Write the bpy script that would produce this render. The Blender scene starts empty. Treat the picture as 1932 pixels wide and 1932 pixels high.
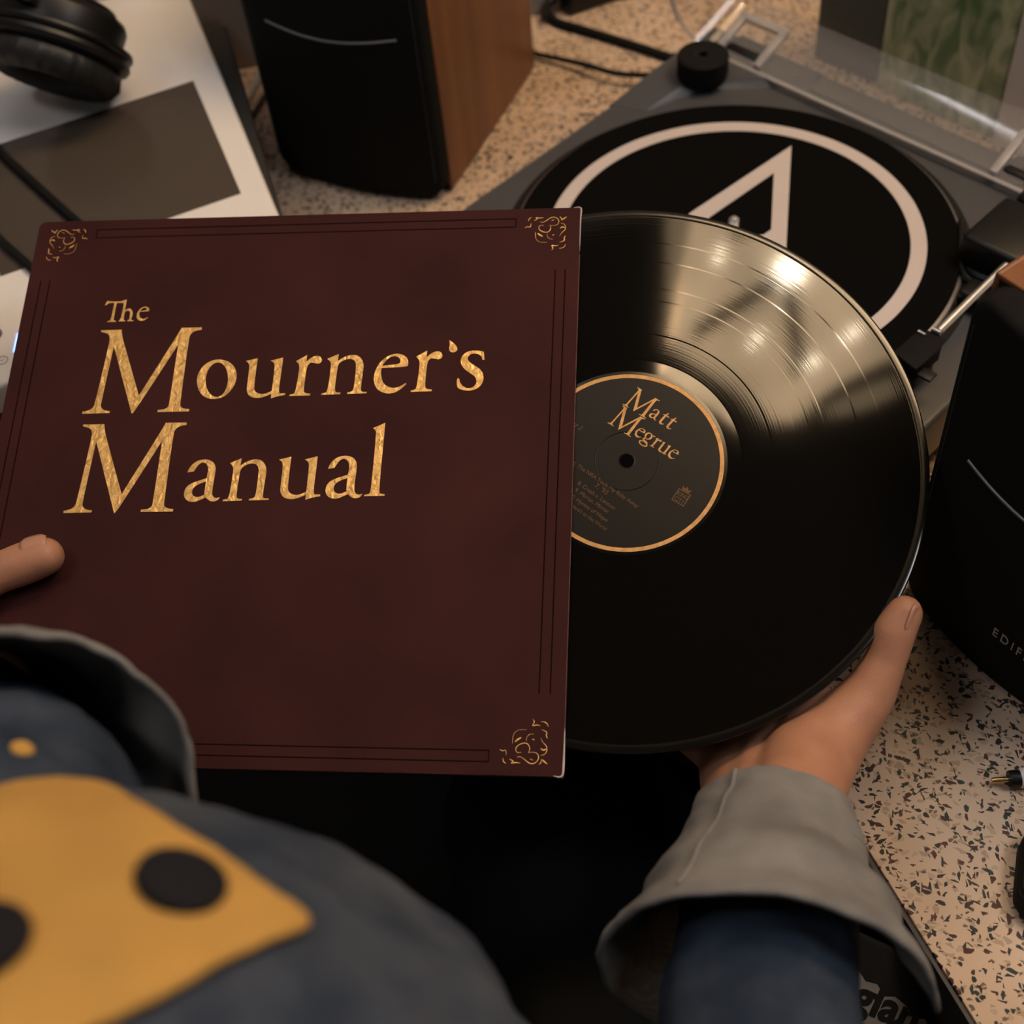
import bpy, bmesh, math, random
from mathutils import Vector, Matrix, noise

random.seed(7)
scene = bpy.context.scene
K = 0.001                      # every length below is in millimetres
COL = scene.collection

CAMERA_AXES = ((0.99227, 0.12406, -0.00000), (-0.09658, 0.77250, -0.62763), (-0.07786, 0.62278, 0.77851))
CAMERA_AT = (0.0, 0.0, 661.1)
SLEEVE_AXES = ((0.98488, 0.15991, -0.06669), (-0.17237, 0.94316, -0.28414), (0.01746, 0.29134, 0.95646))
SLEEVE_AT = (-121.5, 477.2, 129.1)
RECORD_AXES = ((0.98571, 0.15958, -0.05386), (-0.16837, 0.94161, -0.29160), (0.00418, 0.29650, 0.95502))
RECORD_AT = (61.5, 451.0, 132.5)
TURNTABLE_AT = (168.3, 693.1, 0.0)
TURNTABLE_TURN = -0.87586

# ------------------------------------------------------------------ camera
cam_data = bpy.data.cameras.new('camera')
cam = bpy.data.objects.new('camera', cam_data)
COL.objects.link(cam)
cam.matrix_world = Matrix.Translation(Vector(CAMERA_AT) * K) @ Matrix(CAMERA_AXES).to_4x4()
cam_data.sensor_width = 36.0
cam_data.lens = 47.735
cam_data.clip_start = 0.01
cam_data.dof.use_dof = True
cam_data.dof.focus_distance = 0.695
cam_data.dof.aperture_fstop = 6.6
scene.camera = cam

# ------------------------------------------------------------------ world, exposure
world = bpy.data.worlds.new('room_ambience')
scene.world = world
world.use_nodes = True
bg = world.node_tree.nodes['Background']
bg.inputs['Color'].default_value = (1.0, 0.95, 0.92, 1)
bg.inputs['Strength'].default_value = 0.11
scene.view_settings.view_transform = 'Standard'
scene.view_settings.look = 'None'
scene.view_settings.gamma = 1.0
scene.view_settings.exposure = 0.0
scene.view_settings.use_curve_mapping = False
scene.cycles.use_denoising = True
scene.cycles.max_bounces = 8
scene.cycles.transparent_max_bounces = 16
scene.cycles.caustics_refractive = False
scene.cycles.caustics_reflective = False
PANEL_GLOW = 13.5
SIDE_GLOW = 15.0
STRIP_GLOW = 4.0
BULB_GLOW = 110.0

# ------------------------------------------------------------------ materials
def nt(m):
    m.use_nodes = True
    return m.node_tree, m.node_tree.nodes['Principled BSDF']

def mat(name, col, rough=0.5, metal=0.0, ior=1.5, spec=0.5, coat=0.0, sss=0.0, sheen=0.0, mottle=0.0, mottle_scale=40.0, bump=0.0, bump_scale=400.0, detail=4.0):
    m = bpy.data.materials.new(name)
    t, b = nt(m)
    b.inputs['Base Color'].default_value = (*col, 1)
    b.inputs['Roughness'].default_value = rough
    b.inputs['Metallic'].default_value = metal
    b.inputs['IOR'].default_value = ior
    b.inputs['Specular IOR Level'].default_value = spec
    b.inputs['Coat Weight'].default_value = coat
    b.inputs['Sheen Weight'].default_value = sheen
    if sss:
        b.inputs['Subsurface Weight'].default_value = sss
        b.inputs['Subsurface Radius'].default_value = (1.0, 0.35, 0.2)
        b.inputs['Subsurface Scale'].default_value = 0.004
    tc = t.nodes.new('ShaderNodeTexCoord')
    if mottle:
        n = t.nodes.new('ShaderNodeTexNoise')
        n.inputs['Scale'].default_value = mottle_scale
        n.inputs['Detail'].default_value = detail
        t.links.new(tc.outputs['Object'], n.inputs['Vector'])
        r = t.nodes.new('ShaderNodeMapRange')
        r.inputs[1].default_value = 0.3; r.inputs[2].default_value = 0.7
        r.inputs[3].default_value = 1 - mottle; r.inputs[4].default_value = 1 + mottle
        t.links.new(n.outputs['Fac'], r.inputs[0])
        mx = t.nodes.new('ShaderNodeVectorMath'); mx.operation = 'SCALE'
        mx.inputs[0].default_value = col
        t.links.new(r.outputs[0], mx.inputs['Scale'])
        t.links.new(mx.outputs[0], b.inputs['Base Color'])
    if bump:
        n2 = t.nodes.new('ShaderNodeTexNoise')
        n2.inputs['Scale'].default_value = bump_scale
        n2.inputs['Detail'].default_value = 3
        t.links.new(tc.outputs['Object'], n2.inputs['Vector'])
        bp = t.nodes.new('ShaderNodeBump')
        bp.inputs['Strength'].default_value = bump
        bp.inputs['Distance'].default_value = 0.001
        t.links.new(n2.outputs['Fac'], bp.inputs['Height'])
        t.links.new(bp.outputs['Normal'], b.inputs['Normal'])
    return m

def emit(name, col, s, cloudy=0.0):
    m = bpy.data.materials.new(name)
    t, b = nt(m)
    b.inputs['Base Color'].default_value = (0.8, 0.75, 0.7, 1)
    b.inputs['Emission Color'].default_value = (*col, 1)
    b.inputs['Emission Strength'].default_value = s
    if cloudy:
        tc = t.nodes.new('ShaderNodeTexCoord')
        n = t.nodes.new('ShaderNodeTexNoise'); n.inputs['Scale'].default_value = 5.0; n.inputs['Detail'].default_value = 2
        t.links.new(tc.outputs['Object'], n.inputs['Vector'])
        r = t.nodes.new('ShaderNodeMapRange'); r.inputs[1].default_value = 0.3; r.inputs[2].default_value = 0.7
        r.inputs[3].default_value = s * (1 - cloudy); r.inputs[4].default_value = s * (1 + cloudy)
        t.links.new(n.outputs['Fac'], r.inputs[0]); t.links.new(r.outputs[0], b.inputs['Emission Strength'])
    return m

def terrazzo():
    m = bpy.data.materials.new('terrazzo')
    t, b = nt(m)
    N, L = t.nodes, t.links
    tc = N.new('ShaderNodeTexCoord')
    base = N.new('ShaderNodeTexNoise'); base.inputs['Scale'].default_value = 25
    L.new(tc.outputs['Object'], base.inputs['Vector'])
    cr = N.new('ShaderNodeValToRGB')
    cr.color_ramp.elements[0].position = 0.3; cr.color_ramp.elements[0].color = (0.60, 0.43, 0.295, 1)
    cr.color_ramp.elements[1].position = 0.7; cr.color_ramp.elements[1].color = (0.68, 0.50, 0.36, 1)
    L.new(base.outputs['Fac'], cr.inputs['Fac'])
    cur = cr.outputs['Color']
    def chips(cur, scale, rot, stretch, density, size, cols, seed, fade=1.0):
        m0 = N.new('ShaderNodeMapping'); m0.inputs['Rotation'].default_value = (0, 0, rot)
        L.new(tc.outputs['Object'], m0.inputs['Vector'])
        mp = N.new('ShaderNodeMapping')
        mp.inputs['Scale'].default_value = (1.0, stretch, 1.0)
        mp.inputs['Location'].default_value = (seed, seed * 0.7, 0)
        L.new(m0.outputs[0], mp.inputs['Vector'])
        nz = N.new('ShaderNodeTexNoise'); nz.inputs['Scale'].default_value = scale * 0.45; nz.inputs['Detail'].default_value = 2
        L.new(mp.outputs[0], nz.inputs['Vector'])
        sc = N.new('ShaderNodeVectorMath'); sc.operation = 'MULTIPLY_ADD'
        L.new(nz.outputs['Color'], sc.inputs[0])
        sc.inputs[1].default_value = (1.6 / scale,) * 3
        L.new(mp.outputs[0], sc.inputs[2])
        vo = N.new('ShaderNodeTexVoronoi'); vo.voronoi_dimensions = '2D'
        ve = N.new('ShaderNodeTexVoronoi'); ve.voronoi_dimensions = '2D'; ve.feature = 'DISTANCE_TO_EDGE'
        for q in (vo, ve):
            q.inputs['Scale'].default_value = scale
            q.inputs['Randomness'].default_value = 1.0
            L.new(sc.outputs[0], q.inputs['Vector'])
        sep = N.new('ShaderNodeSeparateColor')
        L.new(vo.outputs['Color'], sep.inputs[0])
        lt = N.new('ShaderNodeMath'); lt.operation = 'LESS_THAN'; lt.inputs[1].default_value = density
        L.new(sep.outputs[0], lt.inputs[0])
        szr = N.new('ShaderNodeMapRange')
        szr.inputs[3].default_value = size; szr.inputs[4].default_value = size * 0.25
        L.new(sep.outputs[1], szr.inputs[0])
        d = N.new('ShaderNodeMath'); d.operation = 'SUBTRACT'
        L.new(ve.outputs['Distance'], d.inputs[0]); L.new(szr.outputs[0], d.inputs[1])
        e = N.new('ShaderNodeMapRange'); e.inputs[1].default_value = 0.0; e.inputs[2].default_value = 0.05
        L.new(d.outputs[0], e.inputs[0])
        mk = N.new('ShaderNodeMath'); mk.operation = 'MULTIPLY'
        L.new(e.outputs[0], mk.inputs[0]); L.new(lt.outputs[0], mk.inputs[1])
        mk2 = N.new('ShaderNodeMath'); mk2.operation = 'MULTIPLY'; mk2.inputs[1].default_value = fade
        L.new(mk.outputs[0], mk2.inputs[0])
        rp = N.new('ShaderNodeValToRGB'); rp.color_ramp.interpolation = 'CONSTANT'
        while len(rp.color_ramp.elements) < len(cols): rp.color_ramp.elements.new(0.5)
        for i, cc in enumerate(cols):
            rp.color_ramp.elements[i].position = i / len(cols); rp.color_ramp.elements[i].color = (*cc, 1)
        L.new(sep.outputs[2], rp.inputs['Fac'])
        mix = N.new('ShaderNodeMix'); mix.data_type = 'RGBA'
        L.new(mk2.outputs[0], mix.inputs['Factor'])
        L.new(cur, mix.inputs['A']); L.new(rp.outputs['Color'], mix.inputs['B'])
        return mix.outputs['Result']
    dark = [(0.012, 0.018, 0.016), (0.07, 0.018, 0.012), (0.02, 0.014, 0.012), (0.012, 0.03, 0.03), (0.09, 0.03, 0.018), (0.03, 0.02, 0.016)]
    tan = [(0.36, 0.22, 0.12), (0.28, 0.2, 0.13), (0.42, 0.3, 0.2)]
    cur = chips(cur, 230, 0.4, 1.3, 0.28, 0.20, tan, 1.7, 0.6)
    cur = chips(cur, 240, 0.5, 1.7, 0.17, 0.24, dark, 3.1)
    cur = chips(cur, 250, 1.6, 1.8, 0.145, 0.24, dark, 5.9)
    cur = chips(cur, 215, 2.6, 1.6, 0.07, 0.22, dark, 12.4)
    cur = chips(cur, 420, 0.1, 1.3, 0.10, 0.22, dark, 9.2, 0.8)
    L.new(cur, b.inputs['Base Color'])
    b.inputs['Roughness'].default_value = 0.45
    b.inputs['Specular IOR Level'].default_value = 0.3
    return m

def wood(name, a, c):
    m = bpy.data.materials.new(name)
    t, b = nt(m)
    N, L = t.nodes, t.links
    tc = N.new('ShaderNodeTexCoord')
    mp = N.new('ShaderNodeMapping'); mp.inputs['Scale'].default_value = (1, 1, 0.06)
    L.new(tc.outputs['Object'], mp.inputs['Vector'])
    n = N.new('ShaderNodeTexNoise'); n.inputs['Scale'].default_value = 70; n.inputs['Detail'].default_value = 5
    L.new(mp.outputs[0], n.inputs['Vector'])
    r = N.new('ShaderNodeValToRGB')
    r.color_ramp.elements[0].position = 0.3; r.color_ramp.elements[0].color = (*a, 1)
    r.color_ramp.elements[1].position = 0.7; r.color_ramp.elements[1].color = (*c, 1)
    L.new(n.outputs['Fac'], r.inputs['Fac']); L.new(r.outputs['Color'], b.inputs['Base Color'])
    b.inputs['Roughness'].default_value = 0.45
    return m

def denim(name, col, wear, scale=2600.0, strength=0.22, twist=0.7):
    m = bpy.data.materials.new(name)
    t, b = nt(m)
    N, L = t.nodes, t.links
    tc = N.new('ShaderNodeTexCoord')
    n = N.new('ShaderNodeTexNoise'); n.inputs['Scale'].default_value = 38; n.inputs['Detail'].default_value = 5
    L.new(tc.outputs['Object'], n.inputs['Vector'])
    r = N.new('ShaderNodeValToRGB')
    r.color_ramp.elements[0].position = 0.35; r.color_ramp.elements[0].color = (*col, 1)
    r.color_ramp.elements[1].position = 0.75; r.color_ramp.elements[1].color = (*wear, 1)
    L.new(n.outputs['Fac'], r.inputs['Fac'])
    mp = N.new('ShaderNodeMapping'); mp.inputs['Rotation'].default_value = (0.5, 0.3, twist)
    L.new(tc.outputs['Object'], mp.inputs['Vector'])
    wv = N.new('ShaderNodeTexWave'); wv.inputs['Scale'].default_value = scale / 6; wv.inputs['Distortion'].default_value = 1.5
    wv.inputs['Detail'].default_value = 2
    L.new(mp.outputs[0], wv.inputs['Vector'])
    mr = N.new('ShaderNodeMapRange'); mr.inputs[3].default_value = 1 - strength; mr.inputs[4].default_value = 1 + strength * 0.5
    L.new(wv.outputs['Fac'], mr.inputs[0])
    sc = N.new('ShaderNodeVectorMath'); sc.operation = 'SCALE'
    L.new(r.outputs['Color'], sc.inputs[0]); L.new(mr.outputs[0], sc.inputs['Scale'])
    L.new(sc.outputs[0], b.inputs['Base Color'])
    bp = N.new('ShaderNodeBump'); bp.inputs['Strength'].default_value = 0.3; bp.inputs['Distance'].default_value = 0.0006
    L.new(wv.outputs['Fac'], bp.inputs['Height']); L.new(bp.outputs['Normal'], b.inputs['Normal'])
    b.inputs['Roughness'].default_value = 0.9
    b.inputs['Specular IOR Level'].default_value = 0.15
    return m

def clear_plastic(name, tint, gain=1.0, haze=0.0):
    m = bpy.data.materials.new(name)
    m.use_nodes = True
    t = m.node_tree
    t.nodes.clear()
    out = t.nodes.new('ShaderNodeOutputMaterial')
    tr = t.nodes.new('ShaderNodeBsdfTransparent'); tr.inputs['Color'].default_value = (*tint, 1)
    gl = t.nodes.new('ShaderNodeBsdfGlossy'); gl.inputs['Roughness'].default_value = 0.06
    lw = t.nodes.new('ShaderNodeLayerWeight')
    pw = t.nodes.new('ShaderNodeMath'); pw.operation = 'POWER'; pw.inputs[1].default_value = 4.0
    t.links.new(lw.outputs['Facing'], pw.inputs[0])
    mu = t.nodes.new('ShaderNodeMath'); mu.operation = 'MULTIPLY_ADD'; mu.inputs[1].default_value = 0.8 * gain; mu.inputs[2].default_value = 0.05 * gain; mu.use_clamp = True
    t.links.new(pw.outputs[0], mu.inputs[0])
    mx = t.nodes.new('ShaderNodeMixShader')
    t.links.new(mu.outputs[0], mx.inputs[0]); t.links.new(tr.outputs[0], mx.inputs[1]); t.links.new(gl.outputs[0], mx.inputs[2])
    df = t.nodes.new('ShaderNodeBsdfDiffuse'); df.inputs['Color'].default_value = (0.75, 0.72, 0.70, 1)
    mh = t.nodes.new('ShaderNodeMixShader'); mh.inputs[0].default_value = haze
    t.links.new(mx.outputs[0], mh.inputs[1]); t.links.new(df.outputs[0], mh.inputs[2])
    t.links.new(mh.outputs[0], out.inputs['Surface'])
    return m

def vinyl_grooves():
    m = bpy.data.materials.new('vinyl_grooves')
    t, b = nt(m)
    N, L = t.nodes, t.links
    b.inputs['Base Color'].default_value = (0.004, 0.0037, 0.0034, 1)
    b.inputs['Roughness'].default_value = 0.055
    b.inputs['IOR'].default_value = 1.39
    tc = N.new('ShaderNodeTexCoord')
    ln = N.new('ShaderNodeVectorMath'); ln.operation = 'LENGTH'
    L.new(tc.outputs['Object'], ln.inputs[0])
    n = N.new('ShaderNodeTexNoise'); n.noise_dimensions = '1D'
    n.inputs['Scale'].default_value = 900; n.inputs['Detail'].default_value = 2
    L.new(ln.outputs['Value'], n.inputs['W'])
    bp = N.new('ShaderNodeBump'); bp.inputs['Strength'].default_value = 0.012; bp.inputs['Distance'].default_value = 0.0005
    L.new(n.outputs['Fac'], bp.inputs['Height']); L.new(bp.outputs['Normal'], b.inputs['Normal'])
    return m

def foil():
    m = bpy.data.materials.new('gold_foil')
    t, b = nt(m)
    N, L = t.nodes, t.links
    tc = N.new('ShaderNodeTexCoord')
    n = N.new('ShaderNodeTexNoise'); n.inputs['Scale'].default_value = 260; n.inputs['Detail'].default_value = 4
    n.inputs['Distortion'].default_value = 0.6
    L.new(tc.outputs['Object'], n.inputs['Vector'])
    r = N.new('ShaderNodeValToRGB')
    r.color_ramp.elements[0].position = 0.3; r.color_ramp.elements[0].color = (0.74, 0.40, 0.11, 1)
    r.color_ramp.elements[1].position = 0.7; r.color_ramp.elements[1].color = (0.92, 0.56, 0.19, 1)
    L.new(n.outputs['Fac'], r.inputs['Fac']); L.new(r.outputs['Color'], b.inputs['Base Color'])
    bp = N.new('ShaderNodeBump'); bp.inputs['Strength'].default_value = 0.9; bp.inputs['Distance'].default_value = 0.0014
    L.new(n.outputs['Fac'], bp.inputs['Height']); L.new(bp.outputs['Normal'], b.inputs['Normal'])
    b.inputs['Metallic'].default_value = 0.6
    b.inputs['Roughness'].default_value = 0.42
    return m

def leafy():
    m = bpy.data.materials.new('leafy_print')
    t, b = nt(m)
    N, L = t.nodes, t.links
    tc = N.new('ShaderNodeTexCoord')
    mp = N.new('ShaderNodeMapping'); mp.inputs['Scale'].default_value = (1.6, 1, 0.8); mp.inputs['Rotation'].default_value = (0, 0.6, 0)
    L.new(tc.outputs['Object'], mp.inputs['Vector'])
    n = N.new('ShaderNodeTexNoise'); n.inputs['Scale'].default_value = 34; n.inputs['Detail'].default_value = 2; n.inputs['Distortion'].default_value = 1.2
    L.new(mp.outputs[0], n.inputs['Vector'])
    r = N.new('ShaderNodeValToRGB')
    r.color_ramp.elements[0].position = 0.35; r.color_ramp.elements[0].color = (0.12, 0.26, 0.08, 1)
    r.color_ramp.elements[1].position = 0.66; r.color_ramp.elements[1].color = (0.62, 0.70, 0.42, 1)
    L.new(n.outputs['Fac'], r.inputs['Fac']); L.new(r.outputs['Color'], b.inputs['Base Color'])
    b.inputs['Roughness'].default_value = 0.5
    return m

M = {
    'terrazzo': terrazzo(),
    'table_edge': mat('table_edge', (0.03, 0.025, 0.022), 0.6),
    'wall': mat('wall_paint', (0.30, 0.265, 0.245), 0.8, mottle=0.06, mottle_scale=6),
    'ceiling': mat('ceiling_dark', (0.03, 0.024, 0.02), 0.9),
    'floor': mat('floor_dark', (0.03, 0.026, 0.024), 0.9, mottle=0.3, mottle_scale=30),
    'beam': mat('beam_wood', (0.03, 0.018, 0.01), 0.7, mottle=0.3),
    'glow': emit('diffuser_glow', (1.0, 0.69, 0.39), PANEL_GLOW, 0.4),
    'strip_glow': emit('strip_glow', (1.0, 0.70, 0.40), STRIP_GLOW),
    'side_glow': emit('side_glow', (0.97, 0.95, 0.97), SIDE_GLOW),
    'bulb': emit('bulb_glow', (1.0, 0.85, 0.62), BULB_GLOW),
    'sleeve': mat('sleeve_board', (0.043, 0.0115, 0.0105), 0.75, spec=0.12, mottle=0.22, mottle_scale=14, bump=0.12, bump_scale=900),
    'sleeve_edge': mat('sleeve_edge', (0.12, 0.05, 0.045), 0.8, mottle=0.5, mottle_scale=120),
    'worn': mat('worn_board', (0.62, 0.52, 0.46), 0.8),
    'inner': mat('inner_paper', (0.03, 0.03, 0.03), 0.8),
    'deboss': mat('debossed_line', (0.013, 0.004, 0.004), 0.9, spec=0.03),
    'foil': foil(),
    'gold_print': mat('gold_print', (0.56, 0.29, 0.09), 0.5, metal=0.2, mottle=0.2, mottle_scale=300),
    'dull_print': mat('dull_print', (0.16, 0.085, 0.042), 0.7, spec=0.1),
    'grooves': vinyl_grooves(),
    'vinyl': mat('vinyl_plain', (0.004, 0.0037, 0.0034), 0.05, ior=1.5),
    'vinyl_bead': mat('vinyl_bead', (0.006, 0.005, 0.004), 0.14, ior=1.5),
    'label': mat('label_paper', (0.009, 0.007, 0.0055), 0.36, spec=0.16),
    'edge_grey': mat('grille_edge', (0.035, 0.032, 0.03), 0.5),
    'black_cloth': mat('grille_cloth', (0.0085, 0.008, 0.0072), 0.85, spec=0.15, bump=0.4, bump_scale=2500),
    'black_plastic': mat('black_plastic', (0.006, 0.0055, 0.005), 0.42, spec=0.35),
    'black_matte': mat('black_matte', (0.006, 0.0055, 0.005), 0.75, spec=0.2),
    'black_leather': mat('black_leather', (0.007, 0.0065, 0.006), 0.55, bump=0.4, bump_scale=500),
    'mat_black': mat('slipmat_felt', (0.0045, 0.0042, 0.0038), 0.95, spec=0.04, bump=0.3, bump_scale=3000),
    'mat_white': mat('slipmat_print', (0.62, 0.54, 0.50), 0.8, spec=0.2),
    'grey_plastic': mat('grey_plastic', (0.078, 0.077, 0.080), 0.34, spec=0.4, bump=0.05, bump_scale=2000),
    'grey_dark': mat('grey_dark_plastic', (0.05, 0.046, 0.043), 0.35),
    'alu': mat('aluminium', (0.45, 0.43, 0.42), 0.28, metal=0.9),
    'chrome': mat('chrome', (0.95, 0.95, 0.95), 0.35, metal=1.0),
    'dull_chrome': mat('dull_chrome', (0.25, 0.25, 0.25), 0.4, metal=0.7),
    'walnut': wood('speaker_wood', (0.16, 0.055, 0.018), (0.26, 0.095, 0.03)),
    'clear': clear_plastic('clear_cover', (0.94, 0.93, 0.92), 0.8, 0.05),
    'clear_back': clear_plastic('clear_cover_back', (0.86, 0.85, 0.83), 1.2, 0.19),  # pale diffuse share stands in for the reflection on the rear wall
    'clear_edge': clear_plastic('clear_edge', (0.8, 0.78, 0.78), 1.6, 0.42),
    'white_plastic': mat('white_plastic', (0.80, 0.75, 0.70), 0.35),
    'smoked': mat('smoked_window', (0.075, 0.058, 0.045), 0.16, ior=1.6),
    'device_side': mat('device_side', (0.02, 0.018, 0.016), 0.6),
    'led': emit('led_blue', (0.12, 0.3, 1.0), 4.0),
    'icon': mat('icon_grey', (0.12, 0.11, 0.11), 0.5),
    'green_print': leafy(),
    'dark_green': mat('dark_green_card', (0.010, 0.022, 0.014), 0.6),
    'pale_card': mat('pale_card', (0.86, 0.82, 0.80), 0.7),
    'pale_cable': mat('pale_cable', (0.42, 0.38, 0.34), 0.5),
    'gold_metal': mat('gold_metal', (0.75, 0.52, 0.25), 0.25, metal=1.0),
    'skin': mat('skin', (0.43, 0.205, 0.122), 0.5, spec=0.35, sss=0.12, mottle=0.10, mottle_scale=60, bump=0.18, bump_scale=600),
    'nail': mat('nail', (0.46, 0.225, 0.145), 0.38),
    'denim': denim('blue_denim', (0.020, 0.030, 0.050), (0.055, 0.070, 0.098)),
    'denim_worn': denim('worn_denim', (0.030, 0.041, 0.062), (0.078, 0.088, 0.108)),
    'denim_inside': denim('denim_inside', (0.17, 0.16, 0.15), (0.27, 0.255, 0.235), 1900, 0.18, 0.95),
    'stitch': mat('stitch', (0.34, 0.30, 0.26), 0.8, mottle=0.3, mottle_scale=400),
    'yellow': mat('yellow_felt', (0.50, 0.275, 0.07), 0.9, spec=0.15, mottle=0.12, mottle_scale=25, bump=0.3, bump_scale=700),
    'navy_spot': mat('navy_button', (0.012, 0.0115, 0.014), 0.8, spec=0.15),
    'trousers': mat('black_trousers', (0.009, 0.009, 0.0085), 0.9, spec=0.15),
    'shirt': mat('black_shirt', (0.006, 0.006, 0.006), 0.9, spec=0.1),
    'grey_print': mat('grey_print', (0.16, 0.145, 0.13), 0.8, mottle=0.2, mottle_scale=80),
}

# ------------------------------------------------------------------ building helpers
def thing(name, label, cat, at=(0, 0, 0), axes=None, turn=0.0, group=None):
    o = bpy.data.objects.new(name, None)
    o.empty_display_size = 0.02
    COL.objects.link(o)
    r = Matrix(axes).to_4x4() if axes else Matrix.Rotation(turn, 4, 'Z')
    o.matrix_world = Matrix.Translation(Vector(at) * K) @ r
    o['label'] = label; o['category'] = cat
    if group: o['group'] = group
    return o

def tag(o, label, cat, group=None):
    o['label'] = label; o['category'] = cat
    if group: o['group'] = group
    return o

def link(name, me, m, parent=None, smooth=True, angle=0.6):
    me.materials.clear(); me.materials.append(m)
    if smooth:
        me.polygons.foreach_set('use_smooth', [True] * len(me.polygons))
        me.set_sharp_from_angle(angle=angle)
    o = bpy.data.objects.new(name, me)
    COL.objects.link(o)
    if parent: o.parent = parent
    return o

def mesh(name, verts, faces, m, parent=None, smooth=True, angle=0.6, frame=None):
    me = bpy.data.meshes.new(name)
    vs = [Vector(v) for v in verts]
    if frame is not None: vs = [frame @ v for v in vs]
    me.from_pydata([v * K for v in vs], [], faces)
    me.update()
    bm = bmesh.new(); bm.from_mesh(me)
    bmesh.ops.recalc_face_normals(bm, faces=bm.faces[:])
    bm.to_mesh(me); bm.free()
    return link(name, me, m, parent, smooth, angle)

def from_bm(name, bm, m, parent=None, frame=None, smooth=True, angle=0.6):
    if frame is not None: bmesh.ops.transform(bm, matrix=frame, verts=bm.verts[:])
    bmesh.ops.scale(bm, vec=(K, K, K), verts=bm.verts[:])
    bmesh.ops.recalc_face_normals(bm, faces=bm.faces[:])
    me = bpy.data.meshes.new(name)
    bm.to_mesh(me); bm.free()
    return link(name, me, m, parent, smooth, angle)

def box(name, lo, hi, m, parent=None, bevel=0.0, seg=3, frame=None):
    bm = bmesh.new()
    bmesh.ops.create_cube(bm, size=1.0)
    for v in bm.verts:
        v.co = Vector([lo[i] + (v.co[i] + 0.5) * (hi[i] - lo[i]) for i in range(3)])
    if bevel:
        bmesh.ops.bevel(bm, geom=bm.edges[:], offset=bevel, segments=seg, affect='EDGES', profile=0.5)
    return from_bm(name, bm, m, parent, frame)

def prism(name, outline, z0, z1, m, parent=None, bevel=0.0, seg=2, frame=None, top=None):
    """outline (x, y) pulled up from z0 to z1; top gives a second outline for the upper face"""
    bm = bmesh.new()
    a = [bm.verts.new((x, y, z0)) for x, y in outline]
    b = [bm.verts.new((x, y, z1)) for x, y in (top or outline)]
    n = len(a)
    bm.faces.new(a[::-1]); bm.faces.new(b)
    for i in range(n): bm.faces.new((a[i], a[(i + 1) % n], b[(i + 1) % n], b[i]))
    if bevel:
        bmesh.ops.recalc_face_normals(bm, faces=bm.faces[:])
        bmesh.ops.bevel(bm, geom=[e for e in bm.edges if e.calc_face_angle(0) > 0.5], offset=bevel, segments=seg, affect='EDGES', profile=0.5)
    return from_bm(name, bm, m, parent, frame)

def lathe(name, prof, m, parent=None, n=64, frame=None, wob=None, angle=0.6, close=False):
    vs, fs = [], []
    k = len(prof)
    for i in range(n):
        a = 2 * math.pi * i / n
        for j, (r, z) in enumerate(prof):
            rr, zz = (r, z) if wob is None else wob(a, j, r, z)
            vs.append((rr * math.cos(a), rr * math.sin(a), zz))
    for i in range(n):
        for j in range(k if close else k - 1):
            p, q = i * k + j, ((i + 1) % n) * k + j
            p2, q2 = i * k + (j + 1) % k, ((i + 1) % n) * k + (j + 1) % k
            fs.append((p, q, q2, p2))
    me_frame = frame
    o = mesh(name, vs, fs, m, parent, frame=me_frame, angle=angle)
    bm = bmesh.new(); bm.from_mesh(o.data)
    bmesh.ops.remove_doubles(bm, verts=bm.verts[:], dist=1e-6)
    bmesh.ops.recalc_face_normals(bm, faces=bm.faces[:])
    bm.to_mesh(o.data); bm.free()
    return o

def spline(pts, n=6):
    """smooth curve through the points"""
    P = [Vector(p) for p in pts]
    if len(P) < 3: return P
    out = []
    for i in range(len(P) - 1):
        p0 = P[max(i - 1, 0)]; p1 = P[i]; p2 = P[i + 1]; p3 = P[min(i + 2, len(P) - 1)]
        for k in range(n):
            t = k / n
            out.append(0.5 * ((2 * p1) + (p2 - p0) * t + (2 * p0 - 5 * p1 + 4 * p2 - p3) * t * t + (3 * p1 - p0 - 3 * p2 + p3) * t ** 3))
    out.append(P[-1])
    return out

def sweep(pts, rad, n=12, cap=True, squash=None):
    P = [Vector(p) for p in pts]
    R_ = rad if isinstance(rad, (list, tuple)) else [rad] * len(P)
    vs, fs = [], []
    up = Vector((0.13, 0.21, 0.97)).normalized()
    t0 = (P[1] - P[0]).normalized()
    side = t0.cross(up).normalized(); nrm = side.cross(t0)
    for i, p in enumerate(P):
        t = (P[min(i + 1, len(P) - 1)] - P[max(i - 1, 0)]).normalized()
        side = (side - t * side.dot(t)).normalized(); nrm = side.cross(t)
        for k in range(n):
            a = 2 * math.pi * k / n
            vs.append(p + (side * math.cos(a) + nrm * math.sin(a)) * R_[i])
    for i in range(len(P) - 1):
        for k in range(n):
            fs.append((i * n + k, i * n + (k + 1) % n, (i + 1) * n + (k + 1) % n, (i + 1) * n + k))
    if cap:
        fs.append(tuple(range(n))[::-1]); fs.append(tuple((len(P) - 1) * n + k for k in range(n)))
    return vs, fs

def tube(name, pts, rad, m, parent=None, n=12, smooth_n=6, cap=True, frame=None):
    P = spline(pts, smooth_n)
    if isinstance(rad, (list, tuple)):
        rr = []
        for i in range(len(P)):
            f = i / (len(P) - 1) * (len(rad) - 1); j = min(int(f), len(rad) - 2)
            rr.append(rad[j] + (rad[j + 1] - rad[j]) * (f - j))
    else: rr = rad
    vs, fs = sweep(P, rr, n, cap)
    return mesh(name, vs, fs, m, parent, frame=frame, angle=1.0)

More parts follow.
